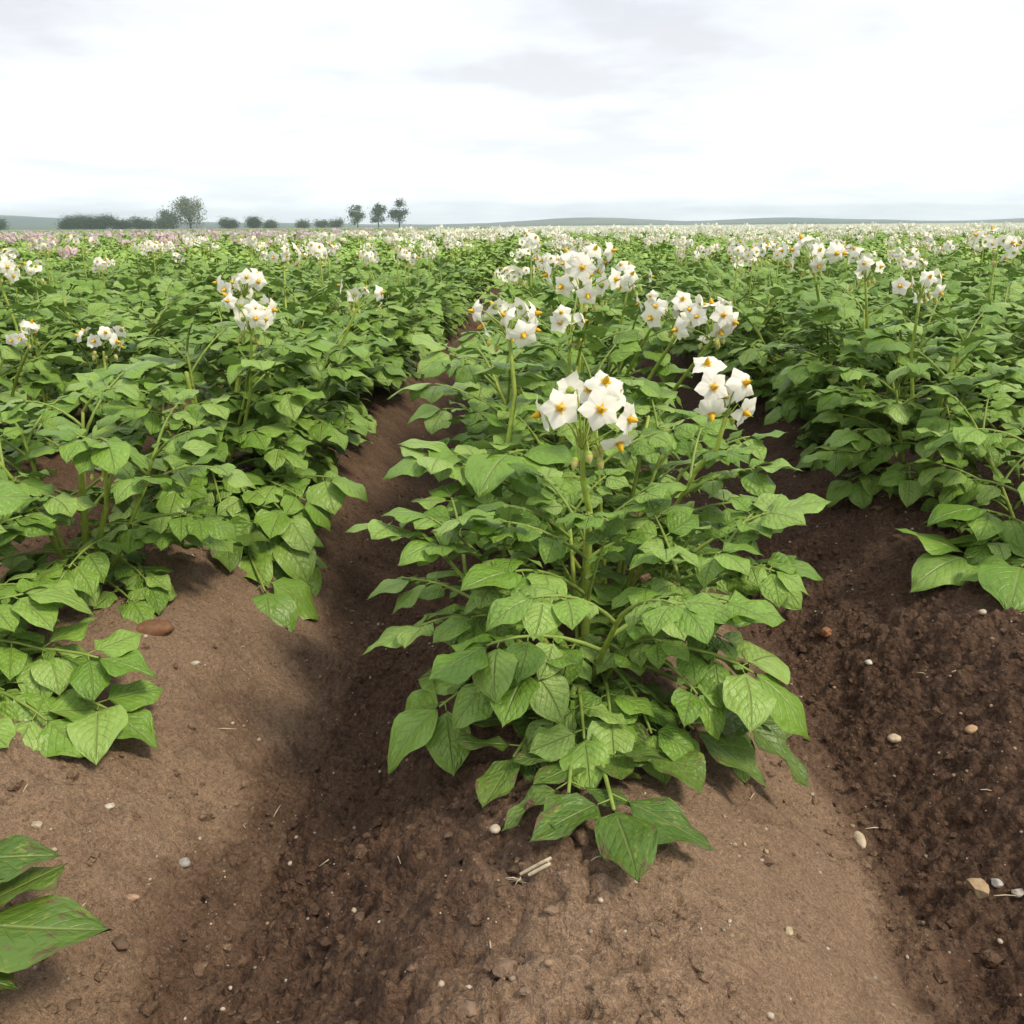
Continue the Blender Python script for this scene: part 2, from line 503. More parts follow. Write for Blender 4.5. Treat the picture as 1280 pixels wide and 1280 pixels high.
def clod_material(name, a, b_, scale=60):
    M = Mat(name)
    tcn = M.n('ShaderNodeTexCoord'); oi = M.n('ShaderNodeObjectInfo')
    at = M.n('ShaderNodeAttribute', attribute_name='lf')
    sp = M.n('ShaderNodeSeparateXYZ'); M.l(at.outputs['Vector'], sp.inputs[0])
    n1_ = M.noise(tcn.outputs['Object'], scale, 5.0, 0.65)
    f = M.math('ADD', M.math('MULTIPLY', n1_, 0.8), M.math('MULTIPLY', M.math('SUBTRACT', sp.outputs[2], 0.4), 0.9), clamp=True)
    col = M.ramp(f, [(0.2, a), (0.9, b_)])
    nrm = M.bump(M.noise(tcn.outputs['Object'], scale * 3, 4.0, 0.7), 0.7, 0.004)
    return M.done(M.bsdf(col, 0.9, 0.25, nrm).outputs[0])
CLOD = clod_material('soil crumbs', (.095, .058, .038), (.22, .148, .10), 45)
CLOD_PALE = clod_material('caked pale soil', (.17, .112, .075), (.34, .24, .165), 60)

def pebble_material():
    M = Mat('pebbles')
    at = M.n('ShaderNodeAttribute', attribute_name='lf')
    sp = M.n('ShaderNodeSeparateXYZ'); M.l(at.outputs['Vector'], sp.inputs[0])
    tcn = M.n('ShaderNodeTexCoord')
    col = M.ramp(sp.outputs[2], [(0.0, (.42, .34, .24)), (0.25, (.55, .48, .38)), (0.5, (.32, .22, .13)), (0.7, (.26, .22, .18)), (0.85, (.40, .23, .12)), (1.0, (.58, .52, .44))])
    col = M.mix(0.5, col, M.ramp(M.noise(tcn.outputs['Object'], 160, 3), [(0.3, (.6, .55, .5)), (0.7, (1.1, 1.1, 1.1))]), 'MULTIPLY')
    return M.done(M.bsdf(col, 0.7, 0.35).outputs[0])
PEBBLES = pebble_material()

# ------------------------------------------------------------------ ground sheet
def graded(a, b, step0, lo, hi, grow):
    xs = list(np.arange(lo, hi + 1e-9, step0))
    s_ = step0; x = hi
    while x < b:
        s_ *= grow; x += s_; xs.append(x)
    s_ = step0; x = lo
    while x > a:
        s_ *= grow; x -= s_; xs.insert(0, x)
    return np.array(xs)
def build_ground():
    xs = graded(-0.9, 1.25, 0.0046, -0.85, 1.15, 1.04)
    right = graded(xs[-1], 12, 0.05, xs[-1], xs[-1] + 0.001, 1.012)[1:]
    left = graded(-12, xs[0], 0.05, xs[0] - 0.001, xs[0], 1.012)[:-1]
    xs = np.concatenate([left, xs, right])
    for q in (1, -1):
        e = 12.0; add = []
        st = 0.5
        while e < 9000:
            st *= 1.45; e += st; add.append(e * q)
        xs = np.concatenate([xs, add]) if q > 0 else np.concatenate([add[::-1], xs])
    ys = graded(0.3, 14, 0.0044, 0.30, 1.45, 1.012)
    ya = []; e = ys[-1]; st = ys[-1] - ys[-2]
    while e < 12000:
        st *= 1.3; e += st; ya.append(e)
    yb = []; e = ys[0]; st = 0.006
    while e > -9000:
        st *= 1.25; e -= st; yb.insert(0, e)
    ys = np.concatenate([yb, ys, ya])
    xs = np.unique(np.round(xs, 5)); ys = np.unique(np.round(ys, 5))
    X, Y = np.meshgrid(xs, ys, indexing='ij')
    Z = ground_z(X, Y)
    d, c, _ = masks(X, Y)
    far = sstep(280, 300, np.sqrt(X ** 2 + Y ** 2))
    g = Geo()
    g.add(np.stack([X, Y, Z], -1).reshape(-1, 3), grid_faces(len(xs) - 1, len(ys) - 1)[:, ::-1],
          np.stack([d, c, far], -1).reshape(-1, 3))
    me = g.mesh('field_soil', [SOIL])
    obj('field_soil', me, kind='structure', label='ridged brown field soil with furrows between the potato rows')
build_ground()

# ------------------------------------------------------------------ hills
def build_hills():
    M = Mat('far fields')
    geo = M.n('ShaderNodeNewGeometry')
    fn = M.voro(geo.outputs['Position'], 0.0045)
    fs = M.n('ShaderNodeSeparateXYZ'); M.l(fn.outputs['Color'], fs.inputs[0])
    col = M.ramp(fs.outputs[0], [(0.0, (.02, .045, .022)), (0.45, (.045, .075, .032)), (0.75, (.10, .11, .06)), (1.0, (.018, .04, .02))])
    m = M.done(M.bsdf(col, 0.9, 0.1).outputs[0])
    az = np.radians(np.arange(0, 360.01, 0.75))
    rr = np.array([900, 1100, 1300, 1500, 1650, 1800, 1950, 2100, 2400.0])
    prof = 0.62 * np.sin(np.clip((rr - 900) / 1200, 0, 1) * PI / 2) ** 1.5
    prof[-1] = 0.45
    deg = np.degrees(az); deg = np.where(deg > 180, deg - 360, deg)     # azimuth from +Y, clockwise
    def bumpf(c, w_, h): return h * np.exp(-((deg - c) / w_) ** 2)
    H = 10 + 4 * fbm(deg * 0.22, deg * 0, 71, 3) + bumpf(-38, 13, 44) + bumpf(2.5, 4.5, 18) + bumpf(-16, 6, 7) + bumpf(14, 5, 10) + bumpf(60, 20, 30) + bumpf(150, 30, 30) + bumpf(-120, 25, 30)
    V = np.stack([np.sin(az)[:, None] * rr, np.cos(az)[:, None] * rr, H[:, None] * prof[None] - 0.3], -1).reshape(-1, 3)
    g = Geo(); g.add(V, grid_faces(len(az) - 1, len(rr) - 1))
    obj('hills', g.mesh('hills', [m]), kind='structure', label='low pale blue hills along the horizon')
build_hills()

# ------------------------------------------------------------------ leaflets
def leaflet_geo(rng, nu=9, nh=3, W=None, flat=False):
    W = W or rng.uniform(0.335, 0.405)
    t = np.linspace(0, 1, nu + 1) ** 0.92
    a, b = rng.uniform(0.5, 0.62), rng.uniform(0.78, 0.95)
    wprof = t ** a * (1 - t) ** b
    wprof = wprof / wprof.max() * W
    fold = rng.uniform(0.05, 0.38); droop = rng.uniform(0.06, 0.42); curl = rng.uniform(0.3, 1.0)
    ph = rng.uniform(0, 6); wav = rng.uniform(0.03, 0.085); bend = rng.uniform(-0.10, 0.10)
    if flat: fold, droop, curl = fold * .5 + .05, rng.uniform(-.08, .1), rng.uniform(-.2, .4)
    sj = np.linspace(-1, 1, 2 * nh + 1)
    T, S = np.meshgrid(t, sj, indexing='ij')
    Wp = wprof[:, None] * np.ones_like(S)
    asym = 1 + 0.10 * np.sign(S) * rng.uniform(-1, 1)
    y = S * Wp * asym
    x = T + 0.05 * np.abs(S) * (1 - T) - 0.05 * np.abs(S) * T
    z = fold * np.abs(y) - curl * y * y * 1.2 - droop * T ** 2.1
    z = z + wav * np.sin(T * 9.5 + ph + 1.6 * np.sign(S)) * np.abs(S) ** 1.7 * np.minimum(1, Wp * 4)
    x = x * (1 - 0.22 * droop * T)
    y = y + bend * T * T
    V = np.stack([x, y, z], -1).reshape(-1, 3)
    r = rng.uniform(0, 1)
    A = np.stack([T, S * 0.5 + 0.5, np.full_like(T, r)], -1).reshape(-1, 3)
    return V, grid_faces(nu, 2 * nh)[:, ::-1], A

R0 = random.Random(11)
HI_GEO = [leaflet_geo(R0, 9, 3) for _ in range(14)]
MID_GEO = [leaflet_geo(R0, 5, 2) for _ in range(8)]
LO_GEO = [leaflet_geo(R0, 3, 1) for _ in range(6)]
def lmesh(geo_, mat, nm='leaflet'):
    g = Geo(); g.add(*geo_); return g.mesh(nm, [mat])
HI_MESH = [lmesh(g, LEAF) for g in HI_GEO]
HI_OLD = [lmesh(leaflet_geo(R0, 9, 3, None, True), OLD) for _ in range(12)]

def arc_leaf(rng, L, e0, droop, side=0.0, n=9):
    """rachis polyline in the leaf's own frame: X forward, Z up"""
    pts = [np.zeros(3)]; ds = L / (n - 1)
    for k in range(n - 1):
        f = (k + 0.5) / (n - 1)
        e = e0 - droop * f ** 1.25; a = side * f
        pts.append(pts[-1] + ds * np.array([math.cos(e) * math.cos(a), math.cos(e) * math.sin(a), math.sin(e)]))
    return np.array(pts)

def leaf_plan(pts, rng, pairs=3, small=True, big=1.0):
    """from a rachis polyline: leaflet placements (base, D, N, length, widthscale), petiolule tubes, rachis end"""
    seg = np.linalg.norm(np.diff(pts, axis=0), axis=1); S = np.concatenate([[0], np.cumsum(seg)]); L = S[-1]
    def at(s_):
        p = np.array([np.interp(s_, S, pts[:, k]) for k in range(3)])
        q = np.array([np.interp(min(L, s_ + 0.03 * L), S, pts[:, k]) for k in range(3)])
        o = np.array([np.interp(max(0, s_ - 0.03 * L), S, pts[:, k]) for k in range(3)])
        T = unit(q - o)
        hs = np.cross(T, [0, 0, 1.0])
        if np.linalg.norm(hs) < 0.25:
            hs = np.cross(T, np.array([pts[-1][0], pts[-1][1], 0.0]) + [1e-3, 0, 0]) if False else hs
            base = np.array([pts[-1][1] - pts[0][1], -(pts[-1][0] - pts[0][0]), 0.0])
            hs = base if np.linalg.norm(base) > 1e-3 else np.array([1.0, 0, 0])
        Sd = unit(hs); N = np.cross(Sd, T)
        if N[2] < -0.2: N = -N
        return p, T, Sd, N
    res, pet = [], []
    tl = 0.36 * L * rng.uniform(0.93, 1.1) * big
    end = L - 0.97 * tl
    p, T, Sd, N = at(end)
    res.append((p, unit(T + 0.12 * rng.uniform(-1, 1) * Sd), N + 0.2 * rng.uniform(-1, 1) * Sd, tl, rng.uniform(0.95, 1.12)))
    fr = [q * end / L for q in (0.93, 0.69, 0.465, 0.29)][:pairs]
    ls = [0.32, 0.285, 0.22, 0.14]
    for k, (f, l) in enumerate(zip(fr, ls)):
        for sgn in (-1, 1):
            if k == pairs - 1 and rng.random() < 0.12: continue
            p, T, Sd, N = at((f + rng.uniform(-0.02, 0.02)) * L)
            an = rad(rng.uniform(48, 66) + 6 * k)
            D = math.cos(an) * T + math.sin(an) * sgn * Sd + rng.uniform(-0.5, 0.28) * N
            D = unit(D)
            Nn = unit(N + 0.45 * np.array([0, 0, 1.0]) + 0.55 * rng.uniform(-1, 1) * Sd + 0.35 * rng.uniform(-1, 1) * T)
            st = 0.035 * L
            b = p + D * st
            pet.append((p, b))
            res.append((b, D, Nn, l * L * rng.uniform(0.86, 1.1) * big, rng.uniform(0.92, 1.12)))
    if small:
        for f in (0.54, 0.39, 0.27)[:pairs]:
            for sgn in (-1, 1):
                if rng.random() < 0.25: continue
                p, T, Sd, N = at((f + rng.uniform(-0.02, 0.02)) * L)
                an = rad(rng.uniform(60, 85))
                D = unit(math.cos(an) * T + math.sin(an) * sgn * Sd + rng.uniform(-0.2, 0.25) * N)
                res.append((p, D, unit(N + [0, 0, 0.4]), L * rng.uniform(0.045, 0.085), 1.0))
    k = int(np.searchsorted(S, end))
    core = np.concatenate([pts[:k], [at(end)[0]]])
    return res, pet, core, L

def leaf_full(plant, attach, pts, rng, old=False, pairs=3, big=1.0):
    """leaf part (stalk and tiny leaflets) with its leaflets as sub-parts; pts relative to attach"""
    res, pet, core, L = leaf_plan(pts, rng, pairs, True, big)
    g = Geo()
    rr = np.linspace(0.0032, 0.0014, len(core)) * (0.6 + 1.8 * L)
    g.add(*tube(core, rr, 6), M=0)
    for a, b in pet: g.add(*tube([a, (a + b) / 2, b + (b - a) * 0.2], [0.0011, 0.001, 0.0009], 4), M=0)
    bigs = []
    for (b, D, N, l, ws) in res:
        if l < 0.10 * L:
            V, F, A = rng.choice(MID_GEO)
            g.add(V, F, A, 1, frame(D, N, b, l, l * ws, l))
        else: bigs.append((b, D, N, l, ws))
    if old and pairs == 3: bigs = [(b, D, N, l, ws * .66) for (b, D, N, l, ws) in bigs]
    o = obj('leaf', g.mesh('leaf', [RACHIS, OLD if old else LEAF]), plant, loc=tuple(attach))
    for (b, D, N, l, ws) in bigs:
        obj('leaflet', rng.choice(HI_OLD if old else HI_MESH), o, frame(D, N, b, l, l * ws * rng.choice((1, 1)), l))
    return o

# shared whole-leaf meshes for plants further back
def leaf_merged(rng, e0, droop, geos, mat, pairs=3, small=True, tubes=True):
    pts = arc_leaf(rng, 1.0, e0, droop, rng.uniform(-0.25, 0.25))
    res, pet, core, L = leaf_plan(pts, rng, pairs, small)
    g = Geo()
    if tubes: g.add(*tube(core, np.linspace(0.017, 0.007, len(core)), 4), M=0)
    for (b, D, N, l, ws) in res:
        V, F, A = rng.choice(geos); A = A.copy(); A[:, 2] = rng.random()
        g.add(V, F, A, 1, frame(D, N, b, l, l * ws, l))
    return g
LV = []          # (droop, geo, mesh)
for k in range(12):
    dr = 0.6 + 1.1 * (k % 6) / 5
    g = leaf_merged(R0, 0.0, dr, MID_GEO, LEAF)
    LV.append((dr, g, g.mesh('leaf', [RACHIS, LEAF])))
LVF = []
for k in range(10):
    dr = 0.6 + 1.1 * (k % 5) / 4
    LVF.append((dr, leaf_merged(R0, 0.0, dr, LO_GEO, LEAF_FAR, 3, False, True)))

# ------------------------------------------------------------------ flowers
def corolla_geo(rng, na=40, nr=4):
    g = Geo()
    th = np.arange(na) / na * 2 * PI
    q = (th * 5 / (2 * PI)) % 1.0 - 0.5
    rr = 1 - 0.27 * (np.abs(q) * 2) ** 1.1 + 0.09 * np.exp(-(q / 0.07) ** 2)
    rr = rr * (1 + 0.06 * np.sin(th + rng.uniform(0, 6)))
    V, A = [], []
    ph = rng.uniform(0, 6); refl = rng.uniform(0.0, 0.75)
    for k in range(nr + 1):
        f = 0.10 + 0.90 * k / nr
        z = 0.16 * f - refl * f ** 2.4 + 0.07 * f ** 2 * np.cos(5 * th + 0.4) + 0.085 * f * f * np.sin(3 * th + ph) + 0.035 * f ** 3 * np.sin(13 * th + ph) - 0.05 * f * (np.abs(q) * 2)
        V.append(np.stack([np.cos(th) * rr * f, np.sin(th) * rr * f, z], -1))
    V = np.concatenate(V)
    F = grid_faces(nr, na, True)
    g.add(V, F, M=0)
    c0 = np.array([[0, 0, 0.0]])
    g.add(np.concatenate([V[:na], c0]), [[(j + 1) % na, j, na, -1] for j in range(na)], M=0)
    # calyx behind
    vc, fc = tube([[0, 0, -0.30], [0, 0, -0.2], [0, 0, -0.02]], [0.05, 0.17, 0.24], 8, False)
    g.add(vc, fc, M=1)
    return g
def anther_geo():
    g = Geo()
    zz = [0.0, 0.10, 0.28, 0.44, 0.52]; r_ = [0.10, 0.155, 0.14, 0.09, 0.03]
    n = 10; th = np.arange(n) / n * 2 * PI
    V = np.concatenate([np.stack([np.cos(th) * r * (1 + 0.16 * np.cos(5 * th)), np.sin(th) * r * (1 + 0.16 * np.cos(5 * th)), np.full(n, z)], -1) for z, r in zip(zz, r_)])
    g.add(V, grid_faces(len(zz) - 1, n, True))
    V2, F2 = tube([[0, 0, 0.5], [0.01, 0, 0.58], [0.02, 0, 0.64]], [0.025, 0.022, 0.035], 5)
    g.add(V2, F2, M=1)
    # small yellow star at the corolla's throat
    st = []
    for k in range(10):
        a = k / 10 * 2 * PI; r = 0.36 if k % 2 == 0 else 0.16
        st.append([math.cos(a) * r, math.sin(a) * r, 0.075 + 0.03 * (k % 2 == 0)])
    st.append([0, 0, 0.07])
    g.add(st, [[k, (k + 1) % 10, 10, -1] for k in range(10)], M=0)
    return g
def bud_geo():
    zz = np.array([0, .12, .35, .62, .85, 1.0]); r_ = [.10, .24, .30, .25, .15, .02]
    g = Geo(); V, F = tube(np.stack([0 * zz, 0 * zz, zz], -1), r_, 8)
    M_ = (np.arange(len(F)) // 8 < 2).astype(int)
    g.add(V, F, M=M_); return g
FL_GEO = [corolla_geo(R0) for _ in range(9)]
FLO_GEO = [corolla_geo(R0, 15, 2) for _ in range(4)]
AN_GEO = anther_geo(); BUD_GEO = bud_geo()
FL_MESH = [g.mesh('flower', [PETAL, STEM]) for g in FL_GEO]
AN_MESH = AN_GEO.mesh('anther_cone', [ANTHER, STEM]); BUD_MESH = BUD_GEO.mesh('flower_bud', [BUD, STEM])

def zframe(Z, pos, s_, roll=0.0):
    Z = unit(Z); a = np.array([math.cos(roll), math.sin(roll), 0.37])
    X = unit(np.cross(a, Z)); Y = np.cross(Z, X)
    m = np.eye(4); m[:3, 0] = X * s_; m[:3, 1] = Y * s_; m[:3, 2] = Z * s_; m[:3, 3] = pos
    return m

def head_plan(rng, n, nb, size=1.0, bias=0.0):
    """flowers (pos, facing, radius), buds (pos, dir, length), forks; origin at top of the stalk"""
    fl, bd = [], []
    off = rng.uniform(0, 6); nbr = 2 if n < 8 else 3
    cen = []
    for b in range(nbr):
        a = off + 2 * PI * b / nbr + rng.uniform(-.5, .5); r = rng.uniform(0.022, 0.044) if n > 3 else 0.01
        cen.append(np.array([math.cos(a) * r, math.sin(a) * r, rng.uniform(0.016, 0.046)]))
    tries = 0
    while len(fl) < n and tries < 400:
        tries += 1
        c = cen[len(fl) % nbr]
        d = unit([rng.gauss(0, 1), rng.gauss(0, 1), rng.gauss(0.1, .8)])
        p = c + d * rng.uniform(0.018, 0.036)
        if p[2] < -0.005 or any(np.linalg.norm(p * size - q[0]) < 0.019 * size for q in fl): continue
        o = p - np.array([0, 0, 0.025])
        fa = unit(unit(o) * [1, 1, .6] + 0.35 * d + [rng.uniform(-.25, .25), rng.uniform(-.25, .25) - bias, rng.uniform(-.45, .2)])
        fl.append((p * size, fa, 0.0200 * size * rng.uniform(0.78, 1.12)))
    for k in range(nb):
        a = rng.uniform(0, 2 * PI)
        p = np.array([math.cos(a) * rng.uniform(0.012, 0.034), math.sin(a) * rng.uniform(0.012, 0.034), rng.uniform(-0.008, 0.012)])
        bd.append((p * size, unit([math.cos(a) * 0.3, math.sin(a) * 0.3, -1.0]), rng.uniform(0.011, 0.017) * size))
    return fl, bd

def stalk_geo(path, fl, bd, top, r0=0.0046, r1=0.0030):
    g = Geo()
    g.add(*tube(path, np.linspace(r0, r1, len(path)), 7))
    forks = []
    for (p, fa, r) in fl:
        back = p - fa * r * 0.25
        d = back
        mid = np.array([d[0] * 0.5, d[1] * 0.5, max(0.008, d[2] * 0.75)])
        m2 = back - fa * 0.008 + np.array([0, 0, 0.005])
        g.add(*tube(np.array([top * 0 + [0, 0, -0.002], mid * [.6, .6, .8], m2, back]) + top, [0.0017, 0.0014, 0.0011, 0.0011], 4, False))
    for (p, d, l) in bd:
        m2 = p * [0.7, 0.7, 1] + np.array([0, 0, 0.014])
        g.add(*tube(np.array([[0, 0, 0], m2, p]) + top, [0.0012, 0.001, 0.001], 4, False))
    return g

def head_full(plant, base, top, rng, n, nb, fl=None, bd=None, size=1.0):
    """flower stalk, flowers (> anther cone) and buds as parts; all points in plant space"""
    f2, b2 = head_plan(rng, n, nb, size, 0.45)
    fl = f2 if fl is None else fl
    bd = b2 if bd is None else bd
    mid = (base + top) / 2 + np.array([rng.uniform(-.012, .012), rng.uniform(-.012, .012), 0])
    path = [base, (base * .6 + mid * .4), mid, (mid * .45 + top * .55), top]
    obj('flower_stalk', stalk_geo(path, fl, bd, top).mesh('flower_stalk', [STEM]), plant)
    for (p, fa, r) in fl:
        o = obj('flower', rng.choice(FL_MESH), plant, zframe(fa, top + p, r, rng.uniform(0, 6)))
        obj('anther_cone', AN_MESH, o)
    for (p, d, l) in bd:
        obj('flower_bud', BUD_MESH, plant, zframe(d, top + p, l))

def head_merged(rng, n, nb, petal_idx, far=False, size=1.0):
    """materials: 0 stem 1 petal 2 anther 3 bud; origin at stalk top, stalk 0.2 m down"""
    fl, bd = head_plan(rng, n, nb, size)
    g = Geo()
    g.add(*tube([[0, 0, -0.2], [0.004, 0, -0.1], [0, 0, 0.01]], [0.004, 0.0035, 0.0026], 4))
    for (p, fa, r) in fl:
        gg = rng.choice(FLO_GEO); V, F, A, M_ = gg.arrays()
        if far:
            k = M_ == 0; F = F[k]; M_ = M_[k]
        g.add(V, F, A, np.where(M_ == 0, 1, 0), zframe(fa, p, r * (1.1 if far else 1), rng.uniform(0, 6)))
        if not far:
            V, F, A, M_ = AN_GEO.arrays(); k = M_ == 0
            g.add(V, F[k], A, 2, zframe(fa, p, r))
    for (p, d, l) in bd:
        V, F, A, M_ = BUD_GEO.arrays()
        g.add(V, F, A, 3, zframe(d, p, l))
    return g
HEADS = [head_merged(R0, n, nb, 1) for n, nb in ((9, 4), (7, 5), (11, 3), (5, 4), (12, 2), (6, 3))]
HEAD_W = [g.mesh('flower_cluster', [STEM, PETAL, ANTHER, BUD]) for g in HEADS]
HEAD_P = [g.mesh('flower_cluster', [STEM, PINK, ANTHER, BUD]) for g in HEADS]

# ------------------------------------------------------------------ plant generator
def plant_plan(rng, H=0.36, spread=1.0, nst=None, dens=1.0):
    """stems: list of polylines; leaves: (attach, azimuth, elev, length, droop, level); plant-local, base at z=0"""
    stems, leaves = [], []
    nst = nst or rng.choice((4, 4, 5))
    a0 = rng.uniform(0, 2 * PI)
    for k in range(nst):
        a = a0 + 2 * PI * k / nst + rng.uniform(-0.4, 0.4)
        rho = (0.04 if k == 0 else rng.uniform(0.09, 0.19)) * spread
        h = H * (1.0 if k == 0 else rng.uniform(0.72, 0.98))
        d = np.array([math.cos(a), math.sin(a), 0])
        base = d * rng.uniform(0.005, 0.03)
        s = np.linspace(0, 1, 8)
        bend = rng.uniform(0.8, 1.5)
        pts = base + d * rho * (s ** bend)[:, None] + np.outer(s ** 0.95, [0, 0, h]) + np.array([0, 0, -0.02]) * (1 - s)[:, None]
        stems.append(pts)
        n = int(round(10 * dens)); ph = rng.uniform(0, 6)
        for j in range(n):
            f = 0.16 + 0.84 * (j + rng.uniform(-.2, .2)) / (n - 1)
            f = min(max(f, 0.1), 1.0)
            at = np.array([np.interp(f, s, pts[:, q]) for q in range(3)])
            az = ph + j * 2.4 + rng.uniform(-0.3, 0.3)
            v = np.array([math.cos(az), math.sin(az)]) + 0.75 * d[:2] * (0.4 if k == 0 else 1)
            az = math.atan2(v[1], v[0])
            L = (0.215 if f < 0.35 else 0.235 if f < 0.75 else 0.235 - 0.32 * (f - 0.75)) * rng.uniform(0.85, 1.12) * spread ** 0.5
            e0 = rad(4 + 50 * f + rng.uniform(-12, 14))
            dr = rad(rng.uniform(42, 88))
            leaves.append((at, az, e0, L, dr, f))
    return stems, leaves

def stem_tube(pts, r0=0.0062, r1=0.003):
    return tube(pts, np.linspace(r0, r1, len(pts)), 7)

def leaf_world_pts(at, az, e0, L, dr, rng, plant_pos):
    pts = arc_leaf(rng, L, e0, dr, rng.uniform(-0.3, 0.3))
    c, s_ = math.cos(az), math.sin(az)
    R = np.array([[c, -s_, 0], [s_, c, 0], [0, 0, 1]])
    return clamp_ground(pts @ R.T, at, plant_pos)
def clamp_ground(pts, at, plant_pos, gap=0.018):
    wpt = pts + at + plant_pos
    g = ground_z(wpt[:, 0], wpt[:, 1], False) + gap
    pts = pts.copy()
    low = g - wpt[:, 2]
    pts[1:, 2] += np.maximum(low, 0)[1:]
    return pts

ORD = ['first', 'second', 'third', 'fourth', 'fifth', 'sixth', 'seventh', 'eighth', 'ninth', 'tenth', 'eleventh', 'twelfth',
       'thirteenth', 'fourteenth', 'fifteenth', 'sixteenth', 'seventeenth', 'eighteenth', 'nineteenth', 'twentieth']
TENS = {2: 'twenty', 3: 'thirty', 4: 'forty', 5: 'fifty'}
def ordinal(n):
    if n <= 20: return ORD[n - 1]
    t, u = divmod(n, 10)
    return (TENS[t][:-1] + 'ieth') if u == 0 else TENS[t] + '-' + ORD[u - 1]

def plant_root(pos, label, group='potato plants in ridged rows'):
    return obj('potato_plant', None, loc=tuple(pos), label=label, cat='potato plant', group=group)

# bezier leaf to a pixel
def target_leaf(attach_w, tip_w, lift, rng, n=10):
    a = np.asarray(attach_w); t = np.asarray(tip_w)
    hz = t - a
    c = a + hz * 0.55 + np.array([0, 0, lift])
    u = np.linspace(0, 1, n)[:, None]
    return ((1 - u) ** 2 * a + 2 * u * (1 - u) * c + u * u * t) - a

def hand_plant(pos, label, stems, leaves, heads, rng, extra=None, openfront=False):
    """stems: list of world polylines; leaves: (stem index, fraction, tip px, tip py, tip Y, lift, old, pairs);
    heads: dicts; extra: (H, spread, dens) random filling"""
    pos = np.asarray(pos, float)
    root = plant_root(pos, label)
    for k, pts in enumerate(stems):
        g = Geo(); L = np.linalg.norm(pts[-1] - pts[0])
        g.add(*stem_tube(pts - pos, 0.0072 if k == 0 else 0.0050, 0.0046 if k == 0 else 0.0028))
        obj('stem', g.mesh('stem', [STEM]), root)
    for (si, f, px, py, Y, lift, old, pairs, big) in leaves:
        if big > 1: big = 0.5 + 0.5 * big
        s = np.linspace(0, 1, len(stems[si]))
        at = np.array([np.interp(f, s, stems[si][:, q]) for q in range(3)])
        pts = target_leaf(at, P(px, py, Y), lift, rng)
        pts = clamp_ground(pts, at - pos, pos, 0.034 if old else 0.018)
        leaf_full(root, at - pos, pts, rng, old, pairs, big)
    if extra:
        H, spread, dens, nst, zmax = extra
        st2, lv2 = plant_plan(rng, H, spread, nst, dens)
        for pts in st2:
            g = Geo(); g.add(*stem_tube(pts, 0.0048, 0.0026)); obj('stem', g.mesh('stem', [STEM]), root)
        for (at, az, e0, L, dr, f) in lv2:
            if openfront and math.sin(az) < -0.35 and at[2] > 0.05 and f < 0.88: continue
            pts = leaf_world_pts(at, az, e0, L, dr, rng, pos)
            leaf_full(root, at, pts, rng, False if f > 0.2 else rng.random() < 0.3, 3)
    for h in heads:
        top = P(*h['px']) - pos
        si = h.get('stem', None)
        base = np.asarray(h['base']) - pos if 'base' in h else stems[si or 0][-1] - pos
        fl = None
        if 'fl' in h:
            fl = []
            cr, cu, cf = CROT[:, 0], CROT[:, 1], CROT[:, 2]
            for (px, py, r, u, t, dy) in h['fl']:
                p = P(px, py, h['px'][2] + dy) - pos - top
                fl.append((p, unit(cr * r + np.array([0, 0, 1.0]) * u + cf * t), 0.0235 * h.get('size', 1)))
        head_full(root, base, top, rng, h.get('n', 8), h.get('nb', 4), fl, None, h.get('size', 1.0))
    return root

def spread_stems(pos, dirs, H):
    """dirs: (azimuth deg from +X ccw, horizontal reach, height)"""
    res = []
    for (a, rho, h) in dirs:
        d = np.array([math.cos(rad(a)), math.sin(rad(a)), 0])
        s = np.linspace(0, 1, 8)
        res.append(pos + d * 0.012 + d * rho * (s ** 1.2)[:, None] + np.outer(s, [0, 0, h]) + np.outer(1 - s, [0, 0, -0.025]))
    return res

